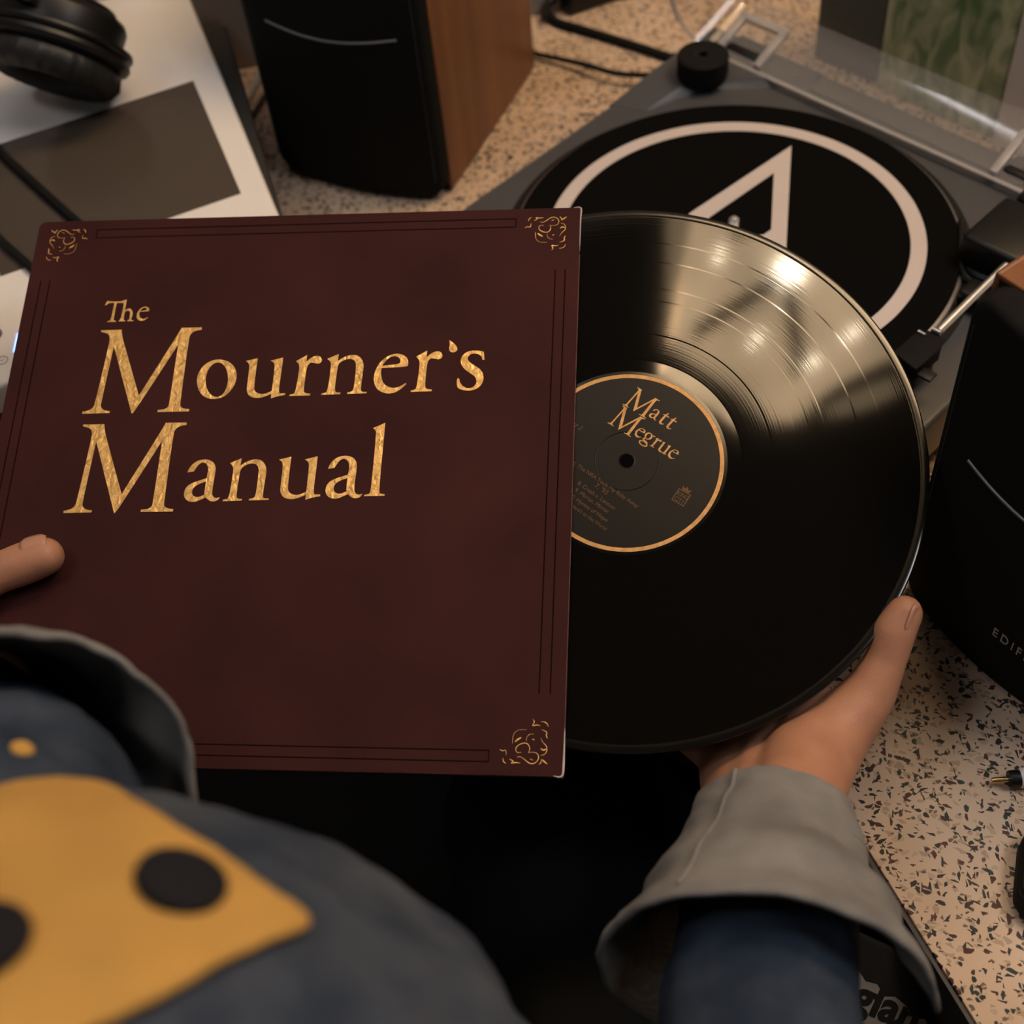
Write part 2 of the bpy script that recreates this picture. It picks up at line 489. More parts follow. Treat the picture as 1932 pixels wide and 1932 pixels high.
def chaikin(c, it=2):
    """round the gentle corners of a closed outline, keep the sharp ones"""
    for _ in range(it):
        out = []
        n = len(c)
        for i in range(n):
            a, b, d = Vector(c[i - 1]), Vector(c[i]), Vector(c[(i + 1) % n])
            u, v = b - a, d - b
            ang = u.angle(v, 0.0)
            if ang > 0.95: out.append(tuple(b))
            else:
                out.append(tuple(b - u * 0.25)); out.append(tuple(b + v * 0.25))
        c = out
    return c

def fill_mesh(shapes, thick):
    """flat letters and marks: each shape is [outer, hole, ...]; returns a mesh of that thickness"""
    bm = bmesh.new()
    for sh in shapes:
        cu = bpy.data.curves.new('outline', 'CURVE')
        cu.dimensions = '2D'; cu.fill_mode = 'BOTH'; cu.extrude = thick * K / 2
        for c in sh:
            s = cu.splines.new('POLY'); s.points.add(len(c) - 1); s.use_cyclic_u = True
            for p, (x, y) in zip(s.points, c): p.co = (x * K, y * K, 0, 1)
        o = bpy.data.objects.new('outline', cu)
        COL.objects.link(o)
        dg = bpy.context.evaluated_depsgraph_get()
        me = bpy.data.meshes.new_from_object(o.evaluated_get(dg))
        bm.from_mesh(me)
        bpy.data.objects.remove(o); bpy.data.meshes.remove(me); bpy.data.curves.remove(cu)
    me = bpy.data.meshes.new('mark')
    bm.to_mesh(me); bm.free()
    return me

def flat(name, shapes, thick, m, parent, at=(0, 0, 0), turn=0.0, scale=1.0, frame=None):
    me = fill_mesh(shapes, thick)
    fr = frame if frame is not None else Matrix.Identity(4)
    fr = fr @ Matrix.Translation(Vector(at)) @ Matrix.Rotation(turn, 4, 'Z') @ Matrix.Diagonal((scale, scale, 1, 1))
    T_ = Matrix.Diagonal((K, K, K, 1)) @ fr @ Matrix.Diagonal((1 / K, 1 / K, 1 / K, 1))
    me.transform(T_)
    return link(name, me, m, parent, smooth=False)

def words(name, text, m, parent, frame, width=None, size=10.0, shear=0.0, spacing=1.0, thick=0.06, bold=0.0):
    """lettering set with the built-in typeface; frame places its baseline start"""
    cu = bpy.data.curves.new('words', 'FONT')
    cu.body = text; cu.size = size * K; cu.shear = shear; cu.space_character = spacing
    cu.extrude = thick * K / 2; cu.offset = bold * K
    o = bpy.data.objects.new('words', cu)
    COL.objects.link(o)
    dg = bpy.context.evaluated_depsgraph_get()
    me = bpy.data.meshes.new_from_object(o.evaluated_get(dg))
    bpy.data.objects.remove(o); bpy.data.curves.remove(cu)
    if width:
        xs = [v.co.x for v in me.vertices]
        f = width * K / (max(xs) - min(xs))
        me.transform(Matrix.Diagonal((f, f, 1, 1)))
    T_ = Matrix.Diagonal((K, K, K, 1)) @ frame @ Matrix.Diagonal((1 / K, 1 / K, 1 / K, 1))
    me.transform(T_)
    return link(name, me, m, parent, smooth=False)

def capsule_bm(bm, a, ra, b, rb, n=20):
    """a rounded cone from ball (a, ra) to ball (b, rb)"""
    a, b = Vector(a), Vector(b)
    d = b - a
    ln = d.length
    t = d.normalized() if ln > 1e-6 else Vector((0, 0, 1))
    q = Vector((0, 0, 1)).rotation_difference(t)
    rows = []
    H = 7
    for i in range(H + 1):
        th = -math.pi / 2 + (math.pi / 2) * i / H
        rows.append((a, ra * math.cos(th), ra * math.sin(th)))
    for i in range(1, H + 1):
        th = (math.pi / 2) * i / H
        rows.append((b, rb * math.cos(th), rb * math.sin(th)))
    rows.insert(H + 1, (b, rb, 0.0))
    rings = []
    for c, r, z in rows:
        if r < 1e-4: rings.append([bm.verts.new(c + q @ Vector((0, 0, z)))])
        else: rings.append([bm.verts.new(c + q @ Vector((r * math.cos(2 * math.pi * k / n), r * math.sin(2 * math.pi * k / n), z))) for k in range(n)])
    for A, B in zip(rings[:-1], rings[1:]):
        for k in range(n):
            if len(A) == 1: bm.faces.new((A[0], B[(k + 1) % n], B[k]))
            elif len(B) == 1: bm.faces.new((A[k], A[(k + 1) % n], B[0]))
            else: bm.faces.new((A[k], A[(k + 1) % n], B[(k + 1) % n], B[k]))

def blob(name, caps, voxel, m, parent=None, smooth=8, lump=None):
    """many rounded cones melted into one continuous skin"""
    bm = bmesh.new()
    for a, ra, b, rb in caps: capsule_bm(bm, a, ra, b, rb)
    bmesh.ops.scale(bm, vec=(K, K, K), verts=bm.verts[:])
    bmesh.ops.recalc_face_normals(bm, faces=bm.faces[:])
    me = bpy.data.meshes.new(name)
    bm.to_mesh(me); bm.free()
    o = bpy.data.objects.new(name, me)
    COL.objects.link(o)
    r = o.modifiers.new('melt', 'REMESH'); r.mode = 'VOXEL'; r.voxel_size = voxel * K
    s = o.modifiers.new('soften', 'SMOOTH'); s.factor = 0.5; s.iterations = smooth
    dg = bpy.context.evaluated_depsgraph_get()
    me2 = bpy.data.meshes.new_from_object(o.evaluated_get(dg))
    bpy.data.objects.remove(o); bpy.data.meshes.remove(me)
    if lump:
        amp, size = lump
        nrm = [v.normal.copy() for v in me2.vertices]
        for v, n_ in zip(me2.vertices, nrm):
            p = v.co / K
            w = noise.noise(p / size) + 0.5 * noise.noise(p / (size * 0.45) + Vector((7, 3, 1)))
            v.co += n_ * w * amp * K
    me2.name = name
    return link(name, me2, m, parent, angle=3.0)

def chain(pts):
    """[(point, radius), ...] -> rounded cones"""
    return [(pts[i][0], pts[i][1], pts[i + 1][0], pts[i + 1][1]) for i in range(len(pts) - 1)]

def axes_of(zdir, xhint=(1, 0, 0)):
    z = Vector(zdir).normalized(); x = Vector(xhint); x = (x - z * x.dot(z)).normalized()
    return Matrix((x, z.cross(x), z)).transposed().to_4x4()

def ellipse(cx, cy, rx, ry, n=40, turn=0.0):
    c, s = math.cos(turn), math.sin(turn)
    return [(cx + rx * math.cos(a) * c - ry * math.sin(a) * s, cy + rx * math.cos(a) * s + ry * math.sin(a) * c) for a in (2 * math.pi * i / n for i in range(n))]

def struct(o):
    o['kind'] = 'structure'
    return o

# ------------------------------------------------------------------ the room
struct(box('floor', (-1800, -1200, -740), (1800, 1250, -720), M['floor']))
struct(prism('wall_back', [(-1800, 902.2), (1800, 1262.2), (1800, 1320), (-1800, 960)], -720, 2000, M['wall']))
struct(box('ceiling', (-1800, -1200, 1960), (1800, 1700, 2000), M['ceiling']))

cl = thing('overhead_light', 'wide warm glowing ceiling panel with dark bars above the turntable', 'light', (600, 1050, 1900))
box('frame', (-460, -430, 30), (930, 680, 58), M['beam'], cl)
def at_panel(pts): return [(p[0] - 600, p[1] - 1050) for p in pts]
# near edge cut ragged to shape the bright patch mirrored in the record
prism('diffuser', at_panel([(151.1, 854.8, 1900.0), (212.3, 792.4, 1900.0), (255.4, 751.3, 1900.0), (285.6, 714.6, 1900.0), (311.3, 680.9, 1900.0), (352.2, 669.9, 1900.0), (375.0, 681.4, 1900.0), (401.1, 706.1, 1900.0), (446.4, 727.3, 1900.0), (502.4, 745.5, 1900.0), (546.1, 759.1, 1900.0), (760, 720), (1500, 740), (1500, 1700), (250, 1700), (233.3, 1074.1, 1900.0)]), 20, 30, M['glow'], cl)
prism('diffuser', at_panel([(150.4, 856.9, 1900.0), (163.3, 852.6, 1900.0), (229.0, 1071.9, 1900.0), (238, 1690), (190, 1690), (186.9, 1083.0, 1900.0)]), 20, 30, M['strip_glow'], cl)
prism('diffuser', at_panel([(407.0, 685.6, 1900.0), (451.2, 701.1, 1900.0), (539.4, 721.4, 1900.0), (548.0, 690.9, 1900.0), (483.8, 672.1, 1900.0), (418.7, 666.1, 1900.0)]), 20, 30, M['strip_glow'], cl)
for a, b in (((-400, -190), (-230, -118)), ((-225, -300), (-212, -100)), ((-60, -190), (-30, 60)), ((-300, -20), (-40, 30))):
    tube('bar', [(a[0], a[1], 8), (b[0], b[1], 8)], 13, M['beam'], cl, 8)
for bx, by, br in ((-212, -110, 26), (-330, -55, 7), (-290, -220, 7), (-200, -280, 7), (-120, -240, 7)):
    lathe('bulb', [(0, -br), (br * .6, -br * .8), (br, 0), (br * .7, br * .7), (0, br)], M['bulb'], cl, 20, frame=Matrix.Translation((bx, by, 6)))
cl2 = thing('overhead_light', 'warm white ceiling panel over the white device, left of the barred panel', 'light', (-430, 1330, 1900))
box('frame', (-370, -380, 30), (370, 330, 58), M['beam'], cl2)
box('diffuser', (-350, -360, 20), (350, 310, 30), M['side_glow'], cl2, 2)

fill_left = thing('overhead_light', 'added unseen fill light panel behind the seated person at left', 'light', (-850, 60, 1900))  # added unseen fill, brightens the scene from the front left
box('frame', (-180, -180, 30), (180, 180, 58), M['beam'], fill_left)
box('diffuser', (-160, -160, 20), (160, 160, 30), M['side_glow'], fill_left, 2)
fill_right = thing('overhead_light', 'added unseen fill light panel beyond the lettered speaker at right', 'light', (1150, 150, 1900))  # added unseen fill, lifts the right front of the counter
box('frame', (-270, -300, 30), (270, 300, 58), M['beam'], fill_right)
box('diffuser', (-250, -280, 20), (250, 280, 30), M['side_glow'], fill_right, 2)

# ------------------------------------------------------------------ the terrazzo counter (an L round the seated person)
ct = thing('counter', 'speckled cream terrazzo counter with a dark edge', 'counter', (0, 0, 0))
OUT = [(-900, 425), (112, 425), (118, 422), (187, 190), (330, -300), (1000, -300), (1000, 1181), (-900, 991)]
prism('counter_top', OUT, -28, 0, M['terrazzo'], ct, 1.5)
def inset(pts, d):
    return [(x + (d if x > 900 else 0) * -1, y) for x, y in pts]
prism('edge_band', [(-900, 422), (110, 422), (116, 420), (185, 189), (328, -303), (334, -303), (191, 192), (121, 425), (116, 428), (-900, 428)], -40, -2, M['table_edge'], ct)
prism('support', [(-880, 600), (230, 600), (300, 200), (420, -260), (980, -260), (980, 1160), (-880, 960)], -720, -28, M['table_edge'], ct)

# ------------------------------------------------------------------ turntable
tt = thing('turntable', 'grey belt-drive record player with an open clear dust cover', 'turntable', TURNTABLE_AT, turn=TURNTABLE_TURN)
prism('plinth', [(-172, -170), (-164, -178), (180, -178), (188, -170), (188, 186), (182, 192), (-166, 192), (-172, 186)], 14, 52, M['grey_plastic'], tt, 3, 3,
      )
prism('plinth_base', [(-166, -172), (182, -172), (182, 186), (-166, 186)], 8, 15, M['grey_dark'], tt)
for fx in (-140, 156):
    for fy in (-145, 150):
        lathe('foot', [(0, 0), (17, 0), (19, 3), (19, 9), (0, 9)], M['black_matte'], tt, 24, frame=Matrix.Translation((fx, fy, 0)))
prism('rear_deck', [(-172, 68), (-147, 78), (-138, 121), (-66, 181), (-66, 190), (-172, 190)], 51, 52.3, M['grey_plastic'], tt, 0, top=None)
prism('raised_corner', [(-171, 68), (-146, 79), (-128, 128), (-66, 178), (-66, 190), (-171, 190)], 52, 58, M['grey_plastic'], tt, 0, top=[(-170, 117), (-140, 119.5), (-122, 140), (-70, 183), (-66, 189), (-170, 189)])
prism('rear_ledge', [(-66, 171), (188, 171), (188, 191), (-66, 191)], 52, 56, M['grey_plastic'], tt, 1.2)
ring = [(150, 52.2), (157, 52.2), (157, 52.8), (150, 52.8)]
lathe('platter_gap_shade', ring, M['black_plastic'], tt, 96, close=True)  # shade of the gap round the platter, put in as a flat black ring
pl = lathe('platter', [(0, 60), (147.0, 60), (148.6, 59.2), (149, 57.5), (148, 54), (146, 52.5), (0, 52.5)], M['alu'], tt, 128)
lathe('spindle', [(0, 78), (2, 77.6), (3.4, 76), (3.6, 74), (3.6, 60)], M['chrome'], tt, 24)
# tonearm
ta = lathe('arm_base', [(0, 62), (26, 62), (28, 60), (28, 52)], M['black_plastic'], tt, 40, frame=Matrix.Translation((141, 96, 0)))
box('pivot_block', (124, 70, 61), (165, 122, 84), M['black_plastic'], tt, 4)
box('counterweight', (128, 124, 66), (160, 150, 84), M['black_plastic'], tt, 6)
arm = tube('tonearm_tube', [(157.2, 96, 77), (157.8, 44, 77), (158.6, -7, 76)], 2.5, M['chrome'], tt, 16)
tube('lift_lever', [(104, 108, 60), (112, 95, 63), (132, 66, 62), (144, 60, 62)], 2.0, M['black_plastic'], tt, 8)
box('arm_rest', (142, 44, 52), (168, 62, 66), M['black_plastic'], tt, 3)
hs = prism('headshell', [(148, -36), (167, -40), (168, -16), (164, -7), (154, -7), (149, -14)], 66, 77, M['black_matte'], tt, 1.5)
box('cartridge', (150, -36, 56), (166, -16, 67), M['grey_dark'], tt, 1, frame=None)
box('finger_lift', (166, -38, 70), (176, -30, 72), M['black_plastic'], tt, .6)
tube('head_clamp', [(155.5, -6.5, 78), (161.5, -6.5, 78)], 1.9, M['alu'], tt, 8)
tube('head_clamp', [(150, -13, 77.6), (155, -13, 77.6)], 1.2, M['alu'], tt, 8)
# dust cover, swung up about its rear hinge
ANG = math.radians(-69)
hinge = Matrix.Translation((8, 160, 57)) @ Matrix.Rotation(ANG, 4, 'X')
def cover_outline(hw, d, r, n=7):
    pts = []
    for cx, cy, a0 in ((hw - r, -r, 0), (-hw + r, -r, 90), (-hw + r, -d + r, 180), (hw - r, -d + r, 270)):
        for k in range(n + 1):
            a = math.radians(a0 + 90 * k / n)
            pts.append((cx + r * math.cos(a), cy + r * math.sin(a)))
    return pts
o1 = cover_outline(186, 340, 34); o2 = cover_outline(184, 338, 32); o3 = cover_outline(176, 330, 28)
n = len(o1)
i1 = cover_outline(183.5, 337.5, 31.5); i2 = cover_outline(181.5, 335.5, 29.5)
def oy(c, s): return [(x, y + s) for x, y in c]
rows = [(o1, 0), (oy(o2, -1), 48), (oy(o3, -5), 54)]
vs = [(x, y, z) for c, z in rows for x, y in c]
fs = [(k * n + i, k * n + (i + 1) % n, (k + 1) * n + (i + 1) % n, (k + 1) * n + i) for k in range(2) for i in range(n)]
fs.append(tuple(2 * n + i for i in range(n)))
dc = mesh('dust_cover', vs, fs, M['clear'], tt, frame=hinge)
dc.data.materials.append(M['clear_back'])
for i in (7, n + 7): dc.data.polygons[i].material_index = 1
vs = [(x, y, z) for c, z in ((o1, -0.2), (oy(i1, -1.2), -0.2), (oy(i1, -1.2), 2.4), (o1, 2.4)) for x, y in c]
fs = [(k * n + i, k * n + (i + 1) % n, ((k + 1) % 4) * n + (i + 1) % n, ((k + 1) % 4) * n + i) for k in range(4) for i in range(n)]
mesh('cover_rim', vs, fs, M['clear_edge'], dc, frame=hinge)
for hx in (-128, 112):
    box('hinge', (hx - 17, 168, 53), (hx + 17, 189, 63), M['black_plastic'], tt, 4)
    fr = hinge @ Matrix.Translation((hx - 8, 0, 0))
    for part in ((-22, -4, 4, -16, 1, 40), (16, -4, 4, 22, 1, 40), (-22, -4, 36, 22, 1, 42)):
        box('hinge_bracket', part[:3], part[3:], M['clear_edge'], dc, .8, frame=fr)

ad = thing('single_adapter', 'black round centre adapter parked on the turntable corner', 'adapter', (183.2, 883.0, 58.0))
lathe('body', [(3.4, 15), (3.6, 17.6), (4.4, 18.4), (17.6, 18.4), (19.2, 17), (19.4, 3), (18.6, 0), (3.4, 0)], M['black_matte'], ad, 48, close=True)
lathe('hub_ring', [(3.5, 18.2), (5.4, 18.7), (7, 18.5), (3.5, 16)], M['black_plastic'], ad, 32, close=True)

sm = thing('slipmat', 'round black slipmat with a pale ring and triangle on the platter', 'slipmat', (TURNTABLE_AT[0], TURNTABLE_AT[1], 60.2), turn=TURNTABLE_TURN)
lathe('felt', [(3.8, 0), (146, 0), (146.4, .9), (145.6, 1.8), (3.8, 1.8)], M['mat_black'], sm, 128, close=True)
lathe('printed_ring', [(114.5, 1.75), (124.8, 1.75), (124.8, 1.95), (114.5, 1.95)], M['mat_white'], sm, 128, close=True)
# triangle mark: heavy bar down the right, slanting bar on the left, short cut corner
TRI = [[(-29.2, 101), (34.5, 12), (70, -38), (-36, -38), (-37, 2.4)],
       [(-20.1, 69.5), (15.3, 21), (14.6, 13.5), (0, -4), (-22, -22), (-24.1, 5.7)]]
flat('printed_triangle', [[TRI[0], TRI[1]]], .2, M['mat_white'], sm, at=(0, 0, 1.85))

# ------------------------------------------------------------------ speakers
def speaker(label, at, turn, group, lettered):
    s = thing('bookshelf_speaker', label, 'speaker', at, turn=turn, group=group)
    # local: x across the front, y backwards, z up; front left bottom corner of the cabinet at (0,0,0)
    W, D, H = 146, 170, 234
    box('cabinet', (3, 0, 4), (W - 3, D, H - 3), M['black_matte'], s, 2)
    box('side_panel', (0, 0, 3), (3.2, D, H), M['walnut'], s, 1)
    box('side_panel', (W - 3.2, 0, 3), (W, D, H), M['walnut'], s, 1)
    box('top_panel', (2, 0, H - 3.2), (W - 2, D, H), M['walnut'], s, 1)
    for fx in (18, W - 18):
        for fy in (20, D - 20):
            lathe('foot', [(0, 0), (7, 0), (8, 1), (8, 4.5), (0, 4.5)], M['black_matte'], s, 16, frame=Matrix.Translation((fx, fy, 0)))
    # grille: a cloth shield with round corners that bows forward
    bow, th, r = 11.0, 13.0, 15.0
    loop = []
    for cx, cz, a0 in ((W - r - .5, H - r - 1, 0), (r + .5, H - r - 1, 90), (r + .5, r + 3, 180), (W - r - .5, r + 3, 270)):
        for k in range(7):
            a = math.radians(a0 + 15 * k)
            loop.append((cx + r * math.cos(a), cz + r * math.sin(a)))
    def front(x, shrink): return -th - bow * (1 - ((x - W / 2) / (W / 2)) ** 2) + shrink
    dense = []
    for i in range(len(loop)):
        a, b = loop[i], loop[(i + 1) % len(loop)]
        m_ = max(1, int(math.hypot(a[0] - b[0], a[1] - b[1]) / 8))
        for k in range(m_): dense.append((a[0] + (b[0] - a[0]) * k / m_, a[1] + (b[1] - a[1]) * k / m_))
    n = len(dense)
    ctr = (W / 2, H / 2)
    vs = [(x, -0.6, z) for x, z in dense]
    vs += [(x, front(x, 4.0), z) for x, z in dense]
    def sc(p, d):
        return (p[0] + (ctr[0] - p[0]) * d / 73, p[1] + (ctr[1] - p[1]) * d / 117)
    for d, shr in ((1.2, 1.2), (4, 0)):
        for p in dense:
            q = sc(p, d); vs.append((q[0], front(q[0], shr), q[1]))
    for d in (14, 26, 40, 55, 68):
        for p in dense:
            q = sc(p, d); vs.append((q[0], front(q[0], 0), q[1]))
    R_ = len(vs) // n
    fs = [(k * n + i, k * n + (i + 1) % n, (k + 1) * n + (i + 1) % n, (k + 1) * n + i) for k in range(R_ - 1) for i in range(n)]
    vs.append((ctr[0], front(ctr[0], 0), ctr[1]))
    fs += [((R_ - 1) * n + i, (R_ - 1) * n + (i + 1) % n, len(vs) - 1) for i in range(n)]
    g = mesh('grille', vs, fs, M['black_cloth'], s, angle=1.2)
    for ex in (5.5, W - 5.5):
        tube('grille_edge', [(ex, front(ex, .6), 20), (ex, front(ex, .6), 120), (ex, front(ex, .6), H - 20)], .7, M['edge_grey'], g, 8, 2)
    # the thin curved metal accent
    xs = [24 + 104 * k / 14 for k in range(15)]
    tube('accent_line', [(x, front(x, -0.1), 139 - 5 * math.sin(math.pi * (x - 24) / 98)) for x in xs], 1.0, M['dull_chrome'], g, 8, 2)
    if lettered: words('lettering', 'EDIFIER', M['pale_cable'], g, Matrix.Translation((68, front(78, -.4), 41)) @ Matrix.Rotation(math.pi / 2, 4, 'X') @ Matrix.Diagonal((1, 1.35, 1, 1)), width=33, spacing=1.45, thick=.3)
    return s
tl = math.atan2(857.0 - 924.4, -17.3 + 143.2)
speaker('black speaker with wood sides standing between white device and turntable', (-143.2, 924.4, 0), tl, 'pair of bookshelf speakers', False)
speaker('lettered black speaker with a wood top at right of the turntable', (230.3, 448.1, 0), math.atan2(379.5 - 448.1, 271.1 - 230.3), 'pair of bookshelf speakers', True)

# ------------------------------------------------------------------ white device with the smoked window
dv = thing('desktop_device', 'white flat-topped device with a smoked window, headphones on top', 'device', (-112, 668, 0))
def rel(p): return (p[0] + 112, p[1] - 668)
top = [rel(p) for p in ((-112, 668), (-209, 1040), (-560, 1012), (-480, 540))]
low = [rel(p) for p in ((-124, 720), (-178, 1000), (-540, 880), (-470, 560))]
prism('base', low, 0, 80, M['device_side'], dv, 3)
prism('top_shell', top, 72, 95, M['white_plastic'], dv, 3.5, 4)
wn = [rel(p) for p in ((-194.7, 901.7, 95.0)[:2], (-154.9, 759.9, 95.0)[:2], (-311.3, 704.4, 95.0)[:2], (-352, 845))]
prism('window', wn, 92, 95.25, M['smoked'], dv, .4)
p = rel((-298.8, 624.7, 95.0)[:2])
lathe('icon_ring', [(3.2, 95.0), (3.7, 95.0), (3.7, 95.2), (3.2, 95.2)], M['icon'], dv, 32, frame=Matrix.Translation((p[0], p[1], 0)), close=True)
tube('icon_tick', [(p[0] - 1.2, p[1] + .3, 95.15), (p[0] - .3, p[1] - .6, 95.15), (p[0] + 1.4, p[1] + .9, 95.15)], .25, M['icon'], dv, 6, 1)
p = rel((-307.5, 648.9, 95.0)[:2])
lathe('power_button', [(0, 96.5), (4.5, 96.5), (5.5, 95.8), (5.6, 94.8), (0, 94.8)], M['icon'], dv, 32, frame=Matrix.Translation((p[0], p[1], 0)))
a, b = rel((-291.9, 647.0, 95.0)[:2]), rel((-292.1, 631.0, 95.0)[:2])
tube('indicator_light', [(a[0], a[1], 95.1), (b[0], b[1], 95.1)], .6, M["led"], dv, 8)

# ------------------------------------------------------------------ headphones on the device
hp = thing('headphones', 'black over-ear headphones lying on the white device', 'headphones', (-307.1, 948.6, 95.0))
ax = Vector((0.36, 0.70, 0.61)).normalized()
HC = Vector((-278.2, 888.5, 144.0)) - Vector((-307.1, 948.6, 95.0))
fr = Matrix.Translation(HC - ax * 12) @ axes_of(ax, (1, 0.1, 0))
def wrinkle(a, j, r, z):
    k = 1.4 * (math.sin(a * 23 + 1.3 * math.sin(a * 5)) + .5 * math.sin(a * 41)) if j in (2, 3, 4) else 0
    return r + k * .55, z
lathe('ear_cushion', [(26, 6), (27, -8), (35, -15.5), (43, -13), (47.6, -6), (47.4, 1), (43, 6), (26, 6)], M['black_leather'], hp, 160, frame=fr, wob=wrinkle, angle=2)
lathe('cushion_lining', [(0, 2), (26, 2), (26, 3), (0, 3)], M['black_cloth'], hp, 48, frame=fr)
lathe('cup_flange', [(30, 4), (47, 4), (50.5, 6), (51.8, 9), (50.8, 12), (49.2, 13), (51, 14), (52.2, 16), (51.6, 18.5), (46, 20), (30, 20)], M['black_plastic'], hp, 96, frame=fr)
lathe('cup_shell', [(40, 19), (43.5, 20), (44, 33), (42, 37), (30, 44), (0, 47)], M['black_plastic'], hp, 96, frame=fr)
lathe('cup_cap_ring', [(30, 43), (32, 44.6), (34, 43.4), (30, 41)], M['dull_chrome'], hp, 64, frame=fr, close=True)
bx = Vector((-.2, -.6, 0.75))
tube('yoke', [fr @ Vector((-14, -46, 25)), fr @ Vector((-14, -46, 40)), fr @ Vector((-13, -38, 56)), fr @ Vector((-14, 20, 66))], 7.5, M['black_plastic'], hp, 12)
fr2 = Matrix.Translation((-165, 40, 46)) @ axes_of((0.7, -0.1, 0.7), (0, 1, 0))
lathe('ear_cushion', [(26, 6), (27, -8), (35, -15.5), (43, -13), (47.6, -6), (47.4, 1), (43, 6), (26, 6)], M['black_leather'], hp, 120, frame=fr2, wob=wrinkle, angle=2)
lathe('cup_shell', [(24, 8), (49, 8), (51, 12), (46, 20), (45, 34), (30, 42), (0, 44)], M['black_plastic'], hp, 64, frame=fr2)
tube('headband', [fr @ Vector((-14, 20, 66)), (-40, 90, 130), (-110, 130, 150), (-175, 95, 110), fr2 @ Vector((0, 0, 44))], 8, M['black_leather'], hp, 12)

c1 = tag(tube('headphone_cable', [(-438.9, 972.9, 98.0), (-358.8, 882.6, 98.0), (-324.3, 831.0, 98.0), (-296.8, 791.8, 98.0), (-266.6, 749.9, 98.0), (-237.9, 709.1, 98.0), (-216, 650, 98)], 3.3, M['black_matte'], None, 10), 'black cable across the device window nearer the headphones', 'cable', 'cables over the white device')
c2 = tag(tube('headphone_cable', [(-406.3, 845.3, 98.0), (-332.6, 761.0, 98.0), (-310.7, 732.6, 98.0), (-289.5, 705.2, 98.0), (-265.2, 673.1, 98.0), (-258, 640, 98)], 3.0, M['black_matte'], None, 10), 'black cable across the front edge of the device window beside the sleeve', 'cable', 'cables over the white device')

# ------------------------------------------------------------------ leads behind
ps = thing('power_adapter', 'black boxy power adapter on the counter behind the turntable', 'adapter', (133.6, 1104.9, 0.0))
box('housing', (-38, -16, 0), (38, 34, 26), M['black_plastic'], ps, 5, frame=Matrix.Rotation(.35, 4, 'Z'))
tube('strain_relief', [(-36, -6, 10), (-48, -18, 9), (-52, -34, 7)], [5, 4, 3], M['black_plastic'], ps, 10)
tag(tube('power_lead', [(94.8, 1137.5, 4.0), (84.8, 1108.5, 4.0), (88.7, 1072.1, 4.0), (112.3, 1049.9, 4.0), (149.0, 1018.8, 4.0), (182.4, 989.1, 4.0), (203.7, 972.0, 3.0)], 3.8, M['black_matte'], None, 10), 'thick black lead from the power adapter to the turntable', 'cable')
tag(tube('signal_lead', [(57.8, 1034.2, 4.0), (68.7, 1020.5, 5.0), (88.8, 1006.6, 6.0), (108.9, 988.1, 9.0), (128.7, 971.4, 10.0), (151.8, 964.8, 9.0), (176.1, 965.7, 6.0)], 2.3, M['black_matte'], None, 10), 'thin black lead running from wood-sided speaker to turntable', 'cable')
tag(tube('pale_lead', [(-195.3, 951.4, 2.6), (-184.5, 985.8, 2.6), (-173.8, 1024.9, 2.6), (-162.2, 1062.3, 2.6), (-146.3, 1107.2, 2.6)], 2.6, M['pale_cable'], None, 10), 'pale grey lead between the device and speaker, farther of two', 'cable')
tag(tube('pale_lead', [(-185.8, 942.3, 2.6), (-177.9, 971.1, 2.6), (-167.9, 1002.0, 2.6), (-157.1, 1030.7, 2.6), (-141.3, 1072.4, 2.6)], 2.4, M['grey_dark'], None, 10), 'dark grey lead beside the pale lead left of the speaker', 'cable')

# ------------------------------------------------------------------ things standing behind the dust cover
tr = Matrix.Translation(Vector(TURNTABLE_AT)) @ Matrix.Rotation(TURNTABLE_TURN, 4, 'Z')
def at_back(u, w): return tuple(tr @ Vector((u, w, 0)))
gb = thing('leafy_box', 'green leaf-patterned box standing behind the clear dust cover', 'box', at_back(-16, 272), turn=TURNTABLE_TURN)
box('carton', (-54, 0, 0), (52, 55, 215), M['green_print'], gb, 1.5)
box('lid', (-55, -1, 213), (53, 56, 230), M['green_print'], gb, 1.5)
bk = thing('dark_book', 'dark green upright book left of the leaf-patterned box', 'book', at_back(-104, 276), turn=TURNTABLE_TURN)
box('cover', (-30, 0, 0), (30, 40, 220), M['dark_green'], bk, 2)
box('pages', (-27, 3, 3), (27, 42, 217), M['pale_card'], bk)
wb = thing('pale_box', 'pale grey box standing right of the leaf-patterned box', 'box', at_back(92, 266), turn=TURNTABLE_TURN)
box('carton', (-52, 0, 0), (60, 60, 200), M['pale_card'], wb, 2)
box('lid', (-53, -1, 198), (61, 61, 222), M['pale_card'], wb, 2)

# ------------------------------------------------------------------ small things on the right of the counter
jk = thing('phono_plug', 'white plug with a gold pin and black collar on the counter', 'plug', (239.3, 310.5, 5.5), turn=-0.05)
fx = Matrix.Rotation(math.pi / 2, 4, 'Y')
lathe('pin', [(0, -9.5), (1.2, -9.2), (1.5, -8.4), (1.5, 1), (0, 1)], M['gold_metal'], jk, 20, frame=fx)
lathe('collar', [(1.6, -.5), (4.2, -.5), (4.6, .2), (4.6, 5.5), (3, 6), (1.6, 5)], M['black_plastic'], jk, 28, frame=fx, close=True)
lathe('grip', [(0, 5), (4.8, 5), (5.3, 6), (5.2, 26), (3.8, 34), (2.2, 36), (0, 36)], M['white_plastic'], jk, 28, frame=fx)
rm = thing('black_case', 'small black case at the right edge on the terrazzo', 'case', (237.5, 257.1, 0.0), turn=-.4)
prism('body', [(-12, -16), (-6, -24), (30, -24), (30, 24), (-6, 24), (-12, 14)], 0, 15, M['black_matte'], rm, 2.5)
